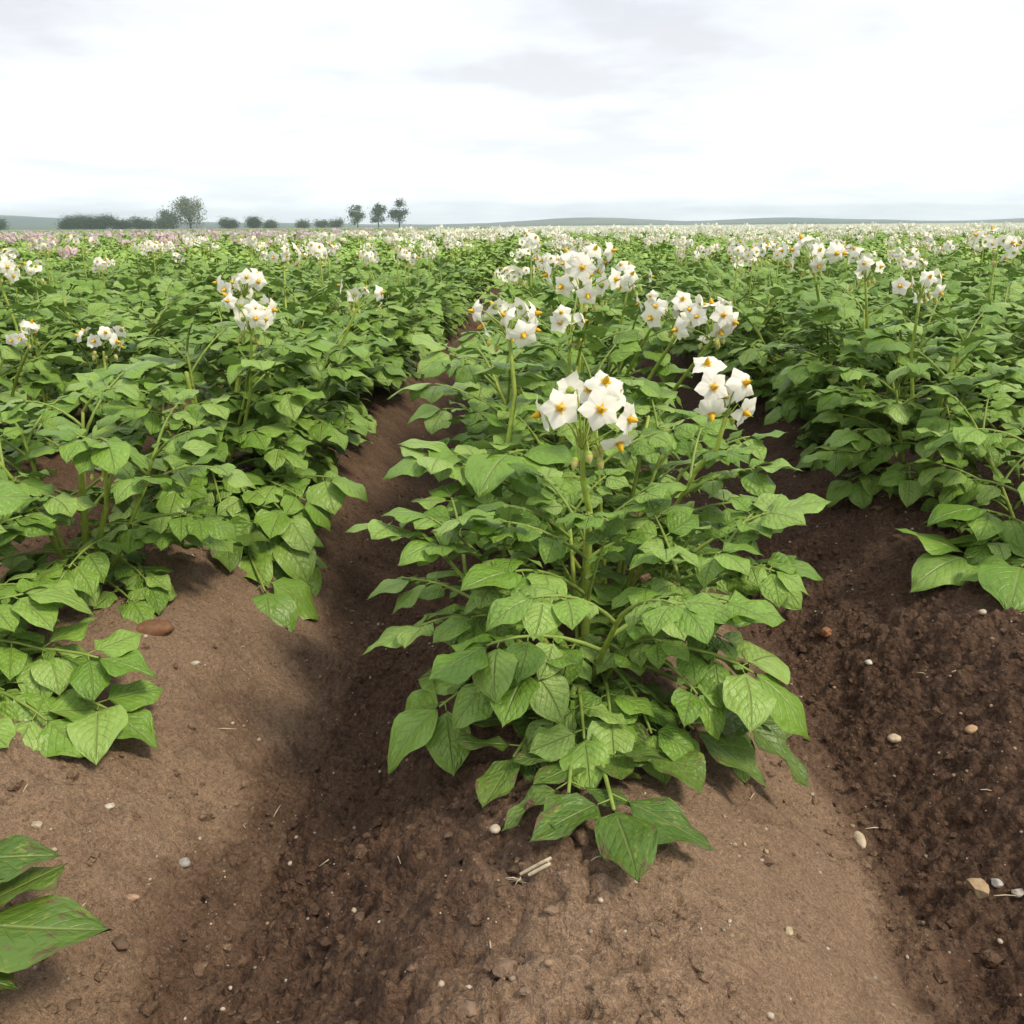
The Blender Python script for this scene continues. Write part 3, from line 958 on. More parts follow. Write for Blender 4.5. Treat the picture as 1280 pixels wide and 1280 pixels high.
# ------------------------------------------------------------------ the front plant
rng = random.Random(5)
pos = np.array([0.05, 1.10, gz(0.05, 1.10, False)])
stems = spread_stems(pos, [(80, 0.02, 0.24), (165, 0.12, 0.16), (15, 0.13, 0.17), (100, 0.10, 0.20), (250, 0.06, 0.085), (300, 0.08, 0.09)], 0.3)
L_ = [  # stem, fraction, tip px, py, Y, lift, old, pairs, big
    (4, 1.0, 630, 915, .86, .085, False, 3, 1.05),
    (1, .3, 473, 958, .92, .07, False, 3, 1.0),
    (5, 1.0, 1026, 915, .93, .09, False, 3, 1.0),
    (2, .3, 1015, 980, .98, .06, True, 3, 1.0),
    (5, .5, 768, 972, .84, .07, False, 2, .95),
    (4, .2, 788, 1160, .64, .06, True, 3, .66),
    (4, .15, 705, 1105, .70, .06, True, 3, .62),
    (4, .7, 690, 985, .84, .06, False, 3, .9), (5, .7, 835, 985, .86, .06, False, 3, .9), (5, .4, 770, 1020, .80, .06, True, 3, .8), (4, .5, 735, 1000, .80, .07, False, 3, .8),
    (4, .1, 600, 1022, .80, .05, True, 3, .8),
    (5, .2, 862, 1022, .83, .05, True, 2, .85),
    (2, .15, 950, 995, .89, .05, True, 3, 1.0),
    (1, .6, 455, 822, 1.04, .06, False, 3, 1.0),
    (1, .9, 478, 632, 1.10, .05, False, 3, .95),
    (1, .95, 500, 700, 1.02, .06, False, 3, .95),
    (0, .55, 585, 745, .95, .07, False, 3, 1.0),
    (0, .75, 560, 665, 1.05, .06, False, 3, .95),
    (2, .9, 938, 712, 1.00, .05, False, 3, 1.05),
    (2, 1.0, 1040, 634, 1.13, .05, False, 3, 1.1),
    (2, .7, 968, 722, 1.12, .06, False, 2, 1.0),
    (2, .5, 945, 828, 1.10, .06, False, 3, 1.0),
    (2, .4, 955, 790, 1.00, .07, False, 3, .95),
    (2, .8, 830, 700, .98, .06, False, 3, .85),
    (3, .9, 640, 575, 1.22, .05, False, 3, .95),
    (3, 1.0, 790, 590, 1.25, .05, False, 3, .95),
    (1, .9, 640, 640, 1.02, .05, False, 3, .8),
    (3, .8, 860, 600, 1.20, .05, False, 3, .95),
    (4, .6, 560, 905, .93, .06, False, 2, .95),
    (5, .7, 860, 830, .95, .07, False, 3, .9),
    (5, 1.0, 905, 925, .90, .07, False, 2, .9),
    (0, .3, 700, 860, .95, .05, False, 2, .8),
    (0, .25, 800, 845, .96, .05, False, 3, .8),
    (1, .2, 660, 940, .92, .05, True, 2, .9),
    (1, .7, 600, 760, .98, .06, False, 3, .9), (1, .8, 640, 715, 1.0, .06, False, 3, .9), (2, .7, 800, 765, .98, .06, False, 3, .9),
    (2, .8, 860, 770, 1.0, .06, False, 3, .9), (3, .6, 670, 690, 1.12, .05, False, 3, .85), (3, .6, 780, 690, 1.12, .05, False, 3, .85),
    (0, .5, 775, 650, 1.06, .05, False, 3, .75), (4, 1.0, 650, 800, .95, .06, False, 3, .85), (5, 1.0, 800, 805, .95, .06, False, 3, .85),
    (3, .9, 590, 640, 1.15, .05, False, 3, .9), (2, .9, 890, 660, 1.08, .05, False, 3, .9), (1, .5, 540, 800, 1.0, .06, False, 3, .9),
]
main_fl = [(676, 517, -.9, -.35, .1, 0.0), (700, 510, .15, -.1, 1, -.02), (712, 488, -.5, .3, -.7, .01), (751, 512, .05, -.05, 1, -.03),
           (757, 478, .1, .5, .75, .02), (768, 492, .5, .2, .6, .03), (786, 524, .8, -.25, .6, -.01), (774, 553, .25, -.85, .5, -.02), (736, 488, -.1, .5, .5, .045)]
hand_plant(pos, 'large potato plant with white blossoms on a tall bare stem, foremost in the middle row',
           stems, L_, [dict(px=(728, 562, 1.11), stem=0, fl=main_fl, nb=7, size=1.08)], rng, (0.21, 0.95, 0.9, 4, 0), True)

# second plant of the middle row with the two right-hand heads
rng = random.Random(8)
pos = np.array([0.11, 1.42, gz(0.11, 1.42, False)])
stems = spread_stems(pos, [(150, 0.13, 0.26), (-20, 0.10, 0.24), (60, 0.12, 0.3), (200, 0.16, 0.22)], 0.3)
fl2 = [(884, 456, -.1, .7, .6, .0), (892, 484, .1, -.1, 1, -.02), (931, 479, .45, .1, .9, -.01), (905, 494, .2, -.4, .9, .01), (890, 517, -.05, -.8, .6, -.02), (931, 515, .5, -.5, .7, 0)]
hand_plant(pos, 'potato plant right behind the foremost one, white blossoms over the right furrow', stems,
           [(3, 1.0, 478, 585, 1.25, .05, False, 3, 1.0), (3, .8, 500, 545, 1.32, .05, False, 3, 1.0), (0, .8, 590, 520, 1.45, .05, False, 3, 1.0),
            (1, 1.0, 985, 548, 1.38, .05, False, 3, 1.0), (1, .8, 960, 600, 1.30, .06, False, 3, 1.0), (0, .9, 600, 600, 1.2, .06, False, 3, 1.1)],
           [dict(px=(907, 522, 1.22), base=P(868, 590, 1.24), fl=fl2, nb=3, size=1.0),
            dict(px=(637, 425, 1.45), base=P(634, 560, 1.42), n=11, nb=4, size=1.12)], rng, (0.31, 0.9, 0.9, 4, 0))

# ------------------------------------------------------------------ left row, front
def random_full(pos, label, rng, H, spread, dens, heads, leaves=(), nst=None):
    pos = np.array([pos[0], pos[1], gz(pos[0], pos[1], False)])
    stems = spread_stems(pos, [(rng.uniform(0, 360), 0.04, H * 0.9), (rng.uniform(0, 360), 0.09, H * 0.7)], H)
    hh = []
    for h in heads:
        h = dict(h)
        if 'base' not in h:
            t = P(*h['px']); h['base'] = pos + (t - pos) * [0.55, 0.55, 0.45]
        hh.append(h)
    return hand_plant(pos, label, stems, list(leaves), hh, rng, (H, spread, dens, nst, 0))

LX = X0 - SP
rng = random.Random(21)
random_full((LX - 0.09, 0.60), 'potato plant cut off by the lower left edge, two browned leaves reaching in', rng, 0.2, 0.42, 0.5, [],
            [(0, .1, 132, 1180, .64, .05, True, 2, .74), (0, .1, 78, 1070, .72, .04, True, 2, .72), (0, .15, 15, 1245, .58, .05, True, 2, .72)], 2)
rng = random.Random(22)
random_full((LX - 0.14, 1.05), 'potato plant at the left edge with broad glossy leaves low over bare soil', rng, 0.26, 0.92, 1.1, [],
            [(1, .3, 205, 932, 1.02, .10, False, 3, .74), (1, .25, 122, 995, .95, .08, False, 3, .74), (1, .4, 195, 850, 1.06, .08, False, 3, .74), (0, .3, 60, 905, 1.0, .08, False, 3, .8), (0, .5, 130, 850, 1.08, .08, False, 3, .8), (1, .6, 40, 840, 1.05, .07, False, 3, .85), (0, .2, 20, 1000, .90, .06, False, 3, .74)], 3)
rng = random.Random(23)
random_full((LX - 0.07, 1.42), 'potato plant in left row with a thick stem and two single white flowers', rng, 0.31, 0.95, 1.1,
            [dict(px=(132, 590, 1.30), n=3, nb=2, size=.8)],
            [(1, .4, 255, 680, 1.38, .07, False, 3, .74), (1, .1, 195, 830, 1.27, .06, False, 3, .74), (1, .2, 215, 740, 1.35, .06, False, 3, .74), (0, .3, 60, 760, 1.2, .06, False, 3, 1.0)], 4)
rng = random.Random(24)
random_full((LX - 0.02, 1.93), 'potato plant in left row with a tall double head of white blossoms', rng, 0.33, 1.08, 1.15,
            [dict(px=(314, 418, 1.90), base=P(300, 560, 1.92), n=12, nb=6, size=1.15), dict(px=(306, 372, 2.05), n=10, nb=4, size=1.0)],
            [(1, .1, 358, 812, 1.45, .08, False, 3, .74), (1, .15, 300, 795, 1.55, .06, True, 3, .74), (0, .1, 405, 745, 1.68, .06, False, 3, .74), (1, .2, 470, 610, 1.85, .06, False, 3, .74),
             (0, .2, 240, 745, 1.62, .06, False, 3, .74), (0, .4, 395, 690, 1.7, .07, False, 3, .74),
             (0, .15, 330, 770, 1.58, .06, False, 3, .74), (1, .3, 275, 765, 1.58, .07, False, 3, .74), (0, .3, 385, 725, 1.65, .07, False, 3, .74), (1, .4, 420, 655, 1.78, .06, False, 3, .74),
             (1, .5, 345, 700, 1.66, .08, False, 3, .74), (0, .5, 290, 690, 1.66, .08, False, 3, .74)], 5)
# right row, front
rng = random.Random(31)
random_full((X0 + SP + 0.13, 1.66), 'potato plant at the right edge with low leaves hanging over moist soil', rng, 0.30, 0.85, 0.9,
            [],
            [(0, .1, 1140, 715, 1.50, .05, False, 3, 1.0), (1, .1, 1252, 742, 1.36, .07, False, 2, .9), (1, .3, 1165, 640, 1.6, .06, False, 3, 1.0)], 4)

# ------------------------------------------------------------------ the other plants
heads_by_spot = {   # pixel heads for plants near these places: (row, index in row list) -> list
}
rows = {}
R = random.Random(77)
def row_positions(i):
    ys = []
    if i == 0: y = 1.75
    elif i == -1: y = 2.30
    elif i == 1: y = 2.02
    else: y = 0.9 + R.uniform(0, 0.3)
    while y < 46:
        ys.append(y + R.uniform(-0.05, 0.05)); y += 0.345
    return ys
cands, aside = [], []
for i in range(-46, 47):
    for y in row_positions(i):
        x = X0 + i * SP + R.uniform(-0.05, 0.05)
        if y < 0.7: continue
        q = CROT.T @ (np.array([x, y, 0.5]) - CPOS)
        d = -q[2]
        if d < 0.3: continue
        over = abs(q[0]) - d * 640 / FPX
        if over > 2.5: continue
        (cands if over <= 0.30 else aside).append((math.hypot(x, y), i, x, y))
cands.sort()
N_IND = 294
ind, rest = cands[:N_IND], cands[N_IND:] + aside

# merged far foliage
def merged_plant(seed, H=0.38):
    r_ = random.Random(seed)
    st, lv = plant_plan(r_, H, 1.18, 5, 1.0)
    gs, gf = Geo(), Geo()
    for p_ in st: gs.add(*tube(p_, np.linspace(.006, .003, len(p_)), 4))
    for (at, az, e0, L, dr, f) in lv:
        v = min(LVF, key=lambda q: abs(q[0] - dr) + r_.uniform(0, 0.3))[1]
        m = leaf_matrix(at, az, e0, L * .92)
        gf.addgeo(v, m, r_.random())
    return gs, gf
def leaf_matrix(at, az, e0, L):
    D = np.array([math.cos(az) * math.cos(e0), math.sin(az) * math.cos(e0), math.sin(e0)])
    return frame(D, [0, 0, 1.0], at, L, L, L)
PROTO = [merged_plant(300 + k) for k in range(7)]
PROTO_M = [(a.mesh('stem', [STEM]), b.mesh('foliage', [RACHIS, LEAF_FAR])) for a, b in PROTO]

row_count = {0: 2, -1: 4, 1: 1}
def row_name(i):
    if i == 0: return 'middle row'
    sd = 'right' if i > 0 else 'left'
    return '%s row %s of the middle row' % (ORD[abs(i) - 1], sd)
HEADS_NEAR = {(0, 3): [(727, 372, 1.70, 12, 1.1), (712, 425, 1.62, 5, .9)], (0, 4): [(848, 415, 1.68, 10, 1.0), (890, 425, 1.62, 11, 1.0), (733, 348, 2.0, 9, 1)],
              (0, 5): [(822, 395, 1.95, 6, .9), (785, 362, 2.3, 8, 1.0)], (0, 6): [(640, 355, 2.7, 6, .9)],
              (1, 2): [(1150, 372, 2.0, 8, 1.0)], (1, 3): [(1082, 352, 2.2, 7, 1.0)], (1, 4): [(1017, 338, 2.45, 12, 1.25)],
              (-1, 5): [(446, 385, 2.25, 5, .9)], (-1, 6): [(355, 328, 3.0, 8, 1)], (-1, 7): [(400, 325, 3.2, 9, 1)],
              (-2, 1): [(40, 425, 2.0, 5, .9)], (-2, 3): [(130, 445, 1.95, 6, 1.0)], (-2, 4): [(45, 352, 2.8, 9, 1)], (2, 2): [(1243, 322, 2.6, 9, 1.1)]}
for (dist, i, x, y) in ind:
    r_ = random.Random(int(x * 1000) * 7919 + int(y * 1000))
    row_count[i] = row_count.get(i, 0) + 1
    k = row_count[i]
    pink = i <= -4
    pos = np.array([x, y, gz(x, y, False)])
    near = y < 2.75 and abs(i) <= 2
    nh = r_.choices((0, 1, 2, 3), ((3, 5, 3, 1) if y < 4 else (2, 5, 4, 2)) if not pink else (3, 5, 2, 0))[0]
    spots = HEADS_NEAR.get((i, k), None)
    what = ('pink' if pink else 'white') + '-flowered potato plant' if (nh or spots) else 'flowerless potato plant'
    label = '%s, %s from front, %s' % (what, ordinal(k), row_name(i))
    H = r_.uniform(0.32, 0.40)
    if near:
        heads = []
        if spots:
            for (a, b, c, n, s_) in spots: heads.append(dict(px=(a, b, c), n=n, nb=4, size=s_ * 1.05))
        elif nh and y > 2.2:
            u_ = np.array([x + r_.uniform(-.12, .12), y + r_.uniform(-.1, .1), pos[2] + H + r_.uniform(.06, .13)])
            a, b, _ = project(u_); heads.append(dict(px=(a, b, u_[1]), n=r_.choice((6, 8, 10)), nb=4))
        else:
            label = 'flowerless potato plant, %s from front, %s' % (ordinal(k), row_name(i))
        random_full((x, y), label, r_, H, 1.15, 1.1, heads, (), 4)
        continue
    root = plant_root(pos, label)
    if y < 6.2:
        st, lv = plant_plan(r_, H, 1.22, None, 1.15)
        for p_ in st:
            g = Geo(); g.add(*tube(p_, np.linspace(.006, .003, len(p_)), 5)); obj('stem', g.mesh('stem', [STEM]), root)
        for (at, az, e0, L, dr, f) in lv:
            v = r_.choice(sorted(LV, key=lambda q: abs(q[0] - dr))[:4])
            obj('leaf', v[2], root, leaf_matrix(at, az, e0, L * .93))
    else:
        a, b = r_.choice(PROTO_M); rz = r_.uniform(0, 6.28); s_ = H / 0.38 * r_.uniform(.95, 1.1)
        m = Matrix.Rotation(rz, 4, 'Z') @ Matrix.Scale(s_, 4)
        obj('stem', a, root, m); obj('foliage', b, root, m)
    def add_head(p_, s_):
        obj('flower_cluster', r_.choice(HEAD_P if pink else HEAD_W), root,
            Matrix.Translation(p_) @ Matrix.Rotation(r_.uniform(0, 6.28), 4, 'Z') @ Matrix.Scale(s_, 4))
    if spots:
        for (a, b, c, n, s_) in spots: add_head(P(a, b, c) - pos, s_)
    else:
        for q in range(nh):
            add_head((r_.uniform(-.18, .18), r_.uniform(-.16, .16), H + r_.uniform(.06, .14)), r_.uniform(.8, 1.15))

# ------------------------------------------------------------------ far crop as instances
def far_head(rng_, petals, size):
    """a few star faces, cheap"""
    g = Geo(); fl, _ = head_plan(rng_, petals, 0, size)
    for (p, fa, r) in fl:
        th = np.arange(10) / 10 * 2 * PI; rr = np.where(np.arange(10) % 2 == 0, 1.0, 0.6)
        V = np.concatenate([np.stack([np.cos(th) * rr, np.sin(th) * rr, 0 * th], -1), [[0, 0, 0.12]]])
        g.add(V, [[k, (k + 1) % 10, 10, -1] for k in range(10)], M=0, mat=zframe(fa, p, r * 1.15, rng_.uniform(0, 6)))
    return g
FAR_MATS = [RACHIS, LEAF_FAR, PETAL, STEM]
def far_proto(name, seed, petal, nheads):
    r_ = random.Random(seed)
    gs, gf = r_.choice(PROTO)
    g = Geo(); g.addgeo(gf)
    for q in range(nheads):
        p_ = np.array([r_.uniform(-.2, .2), r_.uniform(-.17, .17), 0.38 + r_.uniform(.05, .14)])
        V, F, A, M_ = far_head(r_, r_.choice((7, 9, 11)), r_.uniform(.9, 1.2)).arrays()
        g.add(V + p_, F, A, 2)
        g.add(*tube([p_ - [0, 0, .18], p_ + [0, 0, .02]], .004, 3, False), M=3)
    return bpy.data.objects.new(name, g.mesh(name, [RACHIS, LEAF_FAR, petal, STEM]))
def patch_proto(name, seed, petal, hpm, length=3.0):
    r_ = random.Random(seed); g = Geo()
    n = int(130 * length)
    for q in range(n):
        yy = r_.uniform(-length / 2, length / 2); xx = r_.gauss(0, 0.17)
        zz = 0.13 + 0.27 * r_.random() ** 0.6 * (1 - min(1, abs(xx) / 0.5)) + 0.03 * math.sin(yy * 9)
        a = r_.uniform(0, 6.28); el = r_.uniform(-.7, .5)
        D = np.array([math.cos(a) * math.cos(el), math.sin(a) * math.cos(el), math.sin(el)])
        V, F, A = r_.choice(LO_GEO); A = A.copy(); A[:, 2] = r_.random()
        s_ = r_.uniform(.10, .15)
        g.add(V, F, A, 0, frame(D, [r_.uniform(-.4, .4), r_.uniform(-.4, .4), 1], [xx, yy, zz], s_, s_ * 1.1, s_))
    for q in range(int(hpm * length)):
        p_ = np.array([r_.gauss(0, .15), r_.uniform(-length / 2, length / 2), 0.40 + r_.uniform(.02, .13)])
        V, F, A, M_ = far_head(r_, 6, r_.uniform(1.0, 1.3)).arrays()
        g.add(V + p_, F, A, 1)
    return bpy.data.objects.new(name, g.mesh(name, [LEAF_FAR, petal]))

def instancer(name, pts, idx, rz, sc_, protos, label):
    colx = bpy.data.collections.new(name + ' sources')
    for o in protos: colx.objects.link(o)
    me = bpy.data.meshes.new(name)
    me.vertices.add(len(pts)); me.vertices.foreach_set('co', np.asarray(pts, np.float32).ravel())
    for nm, ty, arr in (('idx', 'INT', np.asarray(idx, np.int32)), ('rz', 'FLOAT', np.asarray(rz, np.float32)), ('sc', 'FLOAT', np.asarray(sc_, np.float32))):
        a = me.attributes.new(nm, ty, 'POINT'); a.data.foreach_set('value', arr)
    o = obj(name, me, kind='stuff', label=label)
    o['category'] = 'potato plants'
    ng = bpy.data.node_groups.new(name, 'GeometryNodeTree')
    ng.interface.new_socket('Geometry', in_out='INPUT', socket_type='NodeSocketGeometry')
    ng.interface.new_socket('Geometry', in_out='OUTPUT', socket_type='NodeSocketGeometry')
    N = ng.nodes; gi = N.new('NodeGroupInput'); go = N.new('NodeGroupOutput')
    ci = N.new('GeometryNodeCollectionInfo'); ci.inputs['Collection'].default_value = colx
    ci.inputs['Separate Children'].default_value = True; ci.inputs['Reset Children'].default_value = True
    ip = N.new('GeometryNodeInstanceOnPoints'); ip.inputs['Pick Instance'].default_value = True
    def na(nm, ty):
        q = N.new('GeometryNodeInputNamedAttribute'); q.data_type = ty; q.inputs['Name'].default_value = nm
        return q.outputs['Attribute']
    cb = N.new('ShaderNodeCombineXYZ')
    ng.links.new(na('rz', 'FLOAT'), cb.inputs[2])
    ng.links.new(gi.outputs[0], ip.inputs['Points']); ng.links.new(ci.outputs[0], ip.inputs['Instance'])
    ng.links.new(na('idx', 'INT'), ip.inputs['Instance Index'])
    ng.links.new(cb.outputs[0], ip.inputs['Rotation'])
    ng.links.new(na('sc', 'FLOAT'), ip.inputs['Scale'])
    ng.links.new(ip.outputs[0], go.inputs[0])
    md = o.modifiers.new('rows', 'NODES'); md.node_group = ng
    return o

# 4 white, 4 pink whole plants
pr = [far_proto('row_plant_%02d' % k, 500 + k, PETAL if k < 5 else PINK, [1, 2, 2, 3, 0, 0, 1, 0, 1][k]) for k in range(9)]
pts, idx, rz, sc_ = [], [], [], []
for (d_, i, x, y) in rest:
    pts.append((x, y, gz(x, y, False))); pink = i <= -4
    idx.append(R.choice((5, 6, 7, 8)) if pink else R.choice((0, 1, 2, 3, 1, 2, 4)))
    rz.append(R.uniform(0, 6.28)); sc_.append(R.uniform(.85, 1.12))
instancer('distant_potato_plants', pts, idx, rz, sc_, pr, 'dense rows of flowering potato plants further back in the field')

pr2 = [patch_proto('row_patch_%02d' % k, 700 + k, PETAL if k < 5 else PINK, [3.2, 4.2, 2.8, 3.6, 4.6, 0.25, 0.1, 0.4][k]) for k in range(8)]
pts, idx, rz, sc_ = [], [], [], []
tanh = 640 / FPX
for i in range(-260, 261):
    x = X0 + i * SP
    y = 46 + 1.4
    while y < 285:
        if abs(x + y * 0.043) < y * tanh * 1.05 + 4:
            pts.append((x, y, 0.13)); idx.append(R.choice((5, 6, 7)) if i <= -4 else R.choice((0, 1, 2, 3, 4)))
            rz.append(R.choice((0, PI)) + R.uniform(-.02, .02)); sc_.append(R.uniform(.9, 1.1))
        y += 2.8
instancer('horizon_potato_rows', pts, idx, rz, sc_, pr2, 'far potato rows merging into one green and white band')

# ------------------------------------------------------------------ trees on the horizon
def tree(px, top_py, width_px, dist, kind, label, group='trees on the horizon', base_py=290):
    r_ = random.Random(int(px * 31))
    az = ray(px, 283); a = math.atan2(az[0], az[1])
    x, y = dist * math.sin(a), dist * math.cos(a)
    sc_ = dist / FPX
    H = (base_py - top_py) * sc_ * .86; W_ = width_px * sc_
    cols = {'dark': ((.022, .050, .018), (.07, .125, .042)), 'mid': ((.045, .085, .03), (.11, .17, .065)), 'pale': ((.14, .17, .10), (.27, .30, .19))}[kind[0]]
    M = Mat('foliage ' + kind[0]); at = M.n('ShaderNodeAttribute', attribute_name='lf')
    sp_ = M.n('ShaderNodeSeparateXYZ'); M.l(at.outputs['Vector'], sp_.inputs[0])
    lm = M.done(M.bsdf(M.ramp(sp_.outputs[2], [(0, cols[0]), (1, cols[1])]), 0.7, 0.2).outputs[0])
    root = obj('tree' if kind[1] != 'bush' else 'bush', None, loc=(x, y, 0.1), label=label, cat='tree' if kind[1] != 'bush' else 'bush', group=group)
    g = Geo(); ends = []
    nb = {'bush': 8, 'round': 10, 'ragged': 9}[kind[1]]
    th = {'bush': 0.15, 'round': 0.25, 'ragged': 0.38}[kind[1]] * H
    g.add(*tube([[0, 0, -0.3], [0.1, 0, th * .5], [r_.uniform(-.2, .2), 0, th]], [H * .03, H * .025, H * .02], 7))
    lobes = []
    for k in range(nb):
        an = 2 * PI * k / nb + r_.uniform(-.4, .4)
        if kind[1] == 'ragged':
            rr, zz = W_ * .40 * r_.uniform(.2, 1), H * r_.uniform(.30, .92); ls = W_ * r_.uniform(.16, .26)
        elif kind[1] == 'round':
            rr, zz = W_ * .32 * r_.uniform(.3, 1), H * r_.uniform(.20, .82); ls = W_ * r_.uniform(.17, .27)
        else:
            rr, zz = W_ * .3 * r_.uniform(.3, 1), H * r_.uniform(.3, .68); ls = H * r_.uniform(.36, .46)
        c = np.array([math.cos(an) * rr, math.sin(an) * rr, zz]); lobes.append((c, ls))
        g.add(*tube([[0, 0, th * .8], c * [.5, .5, .8], c], [H * .014, H * .010, H * .004], 5))
    if kind[1] != 'bush': lobes.append((np.array([r_.uniform(-.1, .1) * W_, 0, H * .90]), W_ * .16))
    trunk = obj('trunk', g.mesh('trunk', [BARK]), root)
    gl = Geo()
    nl = int({'dark': 620, 'mid': 480, 'pale': 380}[kind[0]] * (0.5 if kind[1] == 'ragged' else 1))
    for (c, ls) in lobes:
        tone = r_.uniform(-.2, .2)
        for q in range(nl):
            d = np.array([r_.gauss(0, 1), r_.gauss(0, 1), r_.gauss(0, .85)]) * ls * .52
            s_ = r_.uniform(.16, .36) * (H / 8) ** .5
            V, F, A = LO_GEO[q % 6]
            A = A.copy(); A[:, 2] = min(1, max(0, r_.random() * .7 + .15 + tone))
            gl.add(V - [.5, 0, 0], F, A, 0, frame(unit([r_.gauss(0, 1), r_.gauss(0, 1), r_.gauss(0, .6)]), [r_.gauss(0, 1), r_.gauss(0, 1), 1], c + d, s_ * 1.5, s_ * 1.6, s_))
    obj('crown', gl.mesh('crown', [lm]), root)
BARK = simple('bark', (.07, .055, .04), 0.9, 0.1, 0.3, 4.0)
TREES = [
    (-4, 274, 40, 300, ('dark', 'bush'), 'dark bush on the horizon cut off by the left edge'),
    (88, 271, 30, 300, ('dark', 'bush'), 'dark bush at the left end of the long horizon thicket'),
    (108, 269.5, 30, 305, ('dark', 'bush'), 'dark bush second from left in the long horizon thicket'),
    (130, 270, 30, 302, ('dark', 'bush'), 'dark bush in the middle of the long horizon thicket'),
    (152, 275, 28, 300, ('dark', 'bush'), 'low bush near the right end of the long horizon thicket'),
    (177, 272, 30, 298, ('dark', 'bush'), 'rounded bush closing the right end of the horizon thicket'),
    (208, 266, 34, 300, ('mid', 'round'), 'grey-green tree leaning on the tallest pale horizon tree'),
    (238, 250, 38, 300, ('pale', 'round'), 'tallest pale grey-green round tree on the left horizon'),
    (286, 274, 28, 300, ('dark', 'bush'), 'dark bush just right of the tallest pale tree'),
    (318, 273, 22, 303, ('dark', 'bush'), 'dark bush, middle one of the short horizon clump'),
    (338, 274.5, 20, 300, ('mid', 'bush'), 'green bush at the right end of the short horizon clump'),
    (378, 276, 17, 305, ('mid', 'bush'), 'small round bush standing alone on the horizon'),
    (402, 277.5, 18, 330, ('mid', 'bush'), 'low shrub left of the three ragged horizon trees'),
    (420, 275.5, 22, 330, ('mid', 'bush'), 'shrub next to the leftmost ragged horizon tree'),
    (447, 259, 22, 310, ('mid', 'ragged'), 'leftmost of the three tall ragged trees on the horizon'),
    (473, 257, 22, 310, ('mid', 'ragged'), 'middle one of the three tall ragged trees on the horizon'),
    (499, 253.5, 26, 310, ('mid', 'ragged'), 'rightmost of the three tall ragged trees on the horizon'),
]
for t in TREES: tree(*t)

# ------------------------------------------------------------------ dried weed stalk in the crop
def dried_weed():
    p = P(318, 300, 14.0); base = np.array([p[0], p[1], gz(p[0], p[1], False)])
    top = P(318, 292, 14.0)
    m = simple('dried weed', (.16, .075, .045), 0.9, 0.1, 0.3, 20)
    root = obj('dried_weed', None, loc=tuple(base), label='reddish brown dried weed spike rising above the crop at the left', cat='weed')
    h = top[2] - base[2] + 0.02
    g = Geo(); g.add(*tube([[0, 0, -.02], [.01, 0, h * .5], [0, .01, h]], [.006, .005, .003], 5)); obj('stem', g.mesh('stem', [m]), root)
    g = Geo(); r_ = random.Random(4)
    for k in range(220):
        z = h * r_.uniform(.62, 1.02); a = r_.uniform(0, 6.28); q = r_.uniform(.005, .035)
        V, F, A = LO_GEO[k % 6]
        g.add(V, F, A, 0, frame([math.cos(a), math.sin(a), .3], [0, 0, 1], [math.cos(a) * q, math.sin(a) * q, z], .022, .022, .022))
    obj('seed_head', g.mesh('seed_head', [m]), root)
dried_weed()

# ------------------------------------------------------------------ stones, clods, straw
def ico(sub=1):
    import bmesh
    bm = bmesh.new(); bmesh.ops.create_icosphere(bm, subdivisions=sub, radius=1.0)
    V = np.array([v.co for v in bm.verts]); F = np.array([[*[v.index for v in f.verts], -1] for f in bm.faces]); bm.free()
    return V, F
I1, I2, I3 = ico(1), ico(2), ico(3)
def rock(rng_, base, flat=0.6, lumpy=0.25, angular=False):
    V, F = base
    V = V.copy()
    k = np.array([rng_.uniform(.5, 2.2) for _ in range(3)]); ph = rng_.uniform(0, 9)
    n = fbm(V[:, 0] * 1.3 + ph, V[:, 1] * 1.3 + V[:, 2] * 1.7 + ph, rng_.randrange(999), 3)
    V = V * (1 + lumpy * n)[:, None]
    if angular:
        for _ in range(6):
            d = unit([rng_.gauss(0, 1) for _ in range(3)]); c = rng_.uniform(.55, .8)
            ex = np.maximum(V @ d - c, 0); V = V - ex[:, None] * d
    V = V * [1, rng_.uniform(.65, .95), flat]
    return V, F
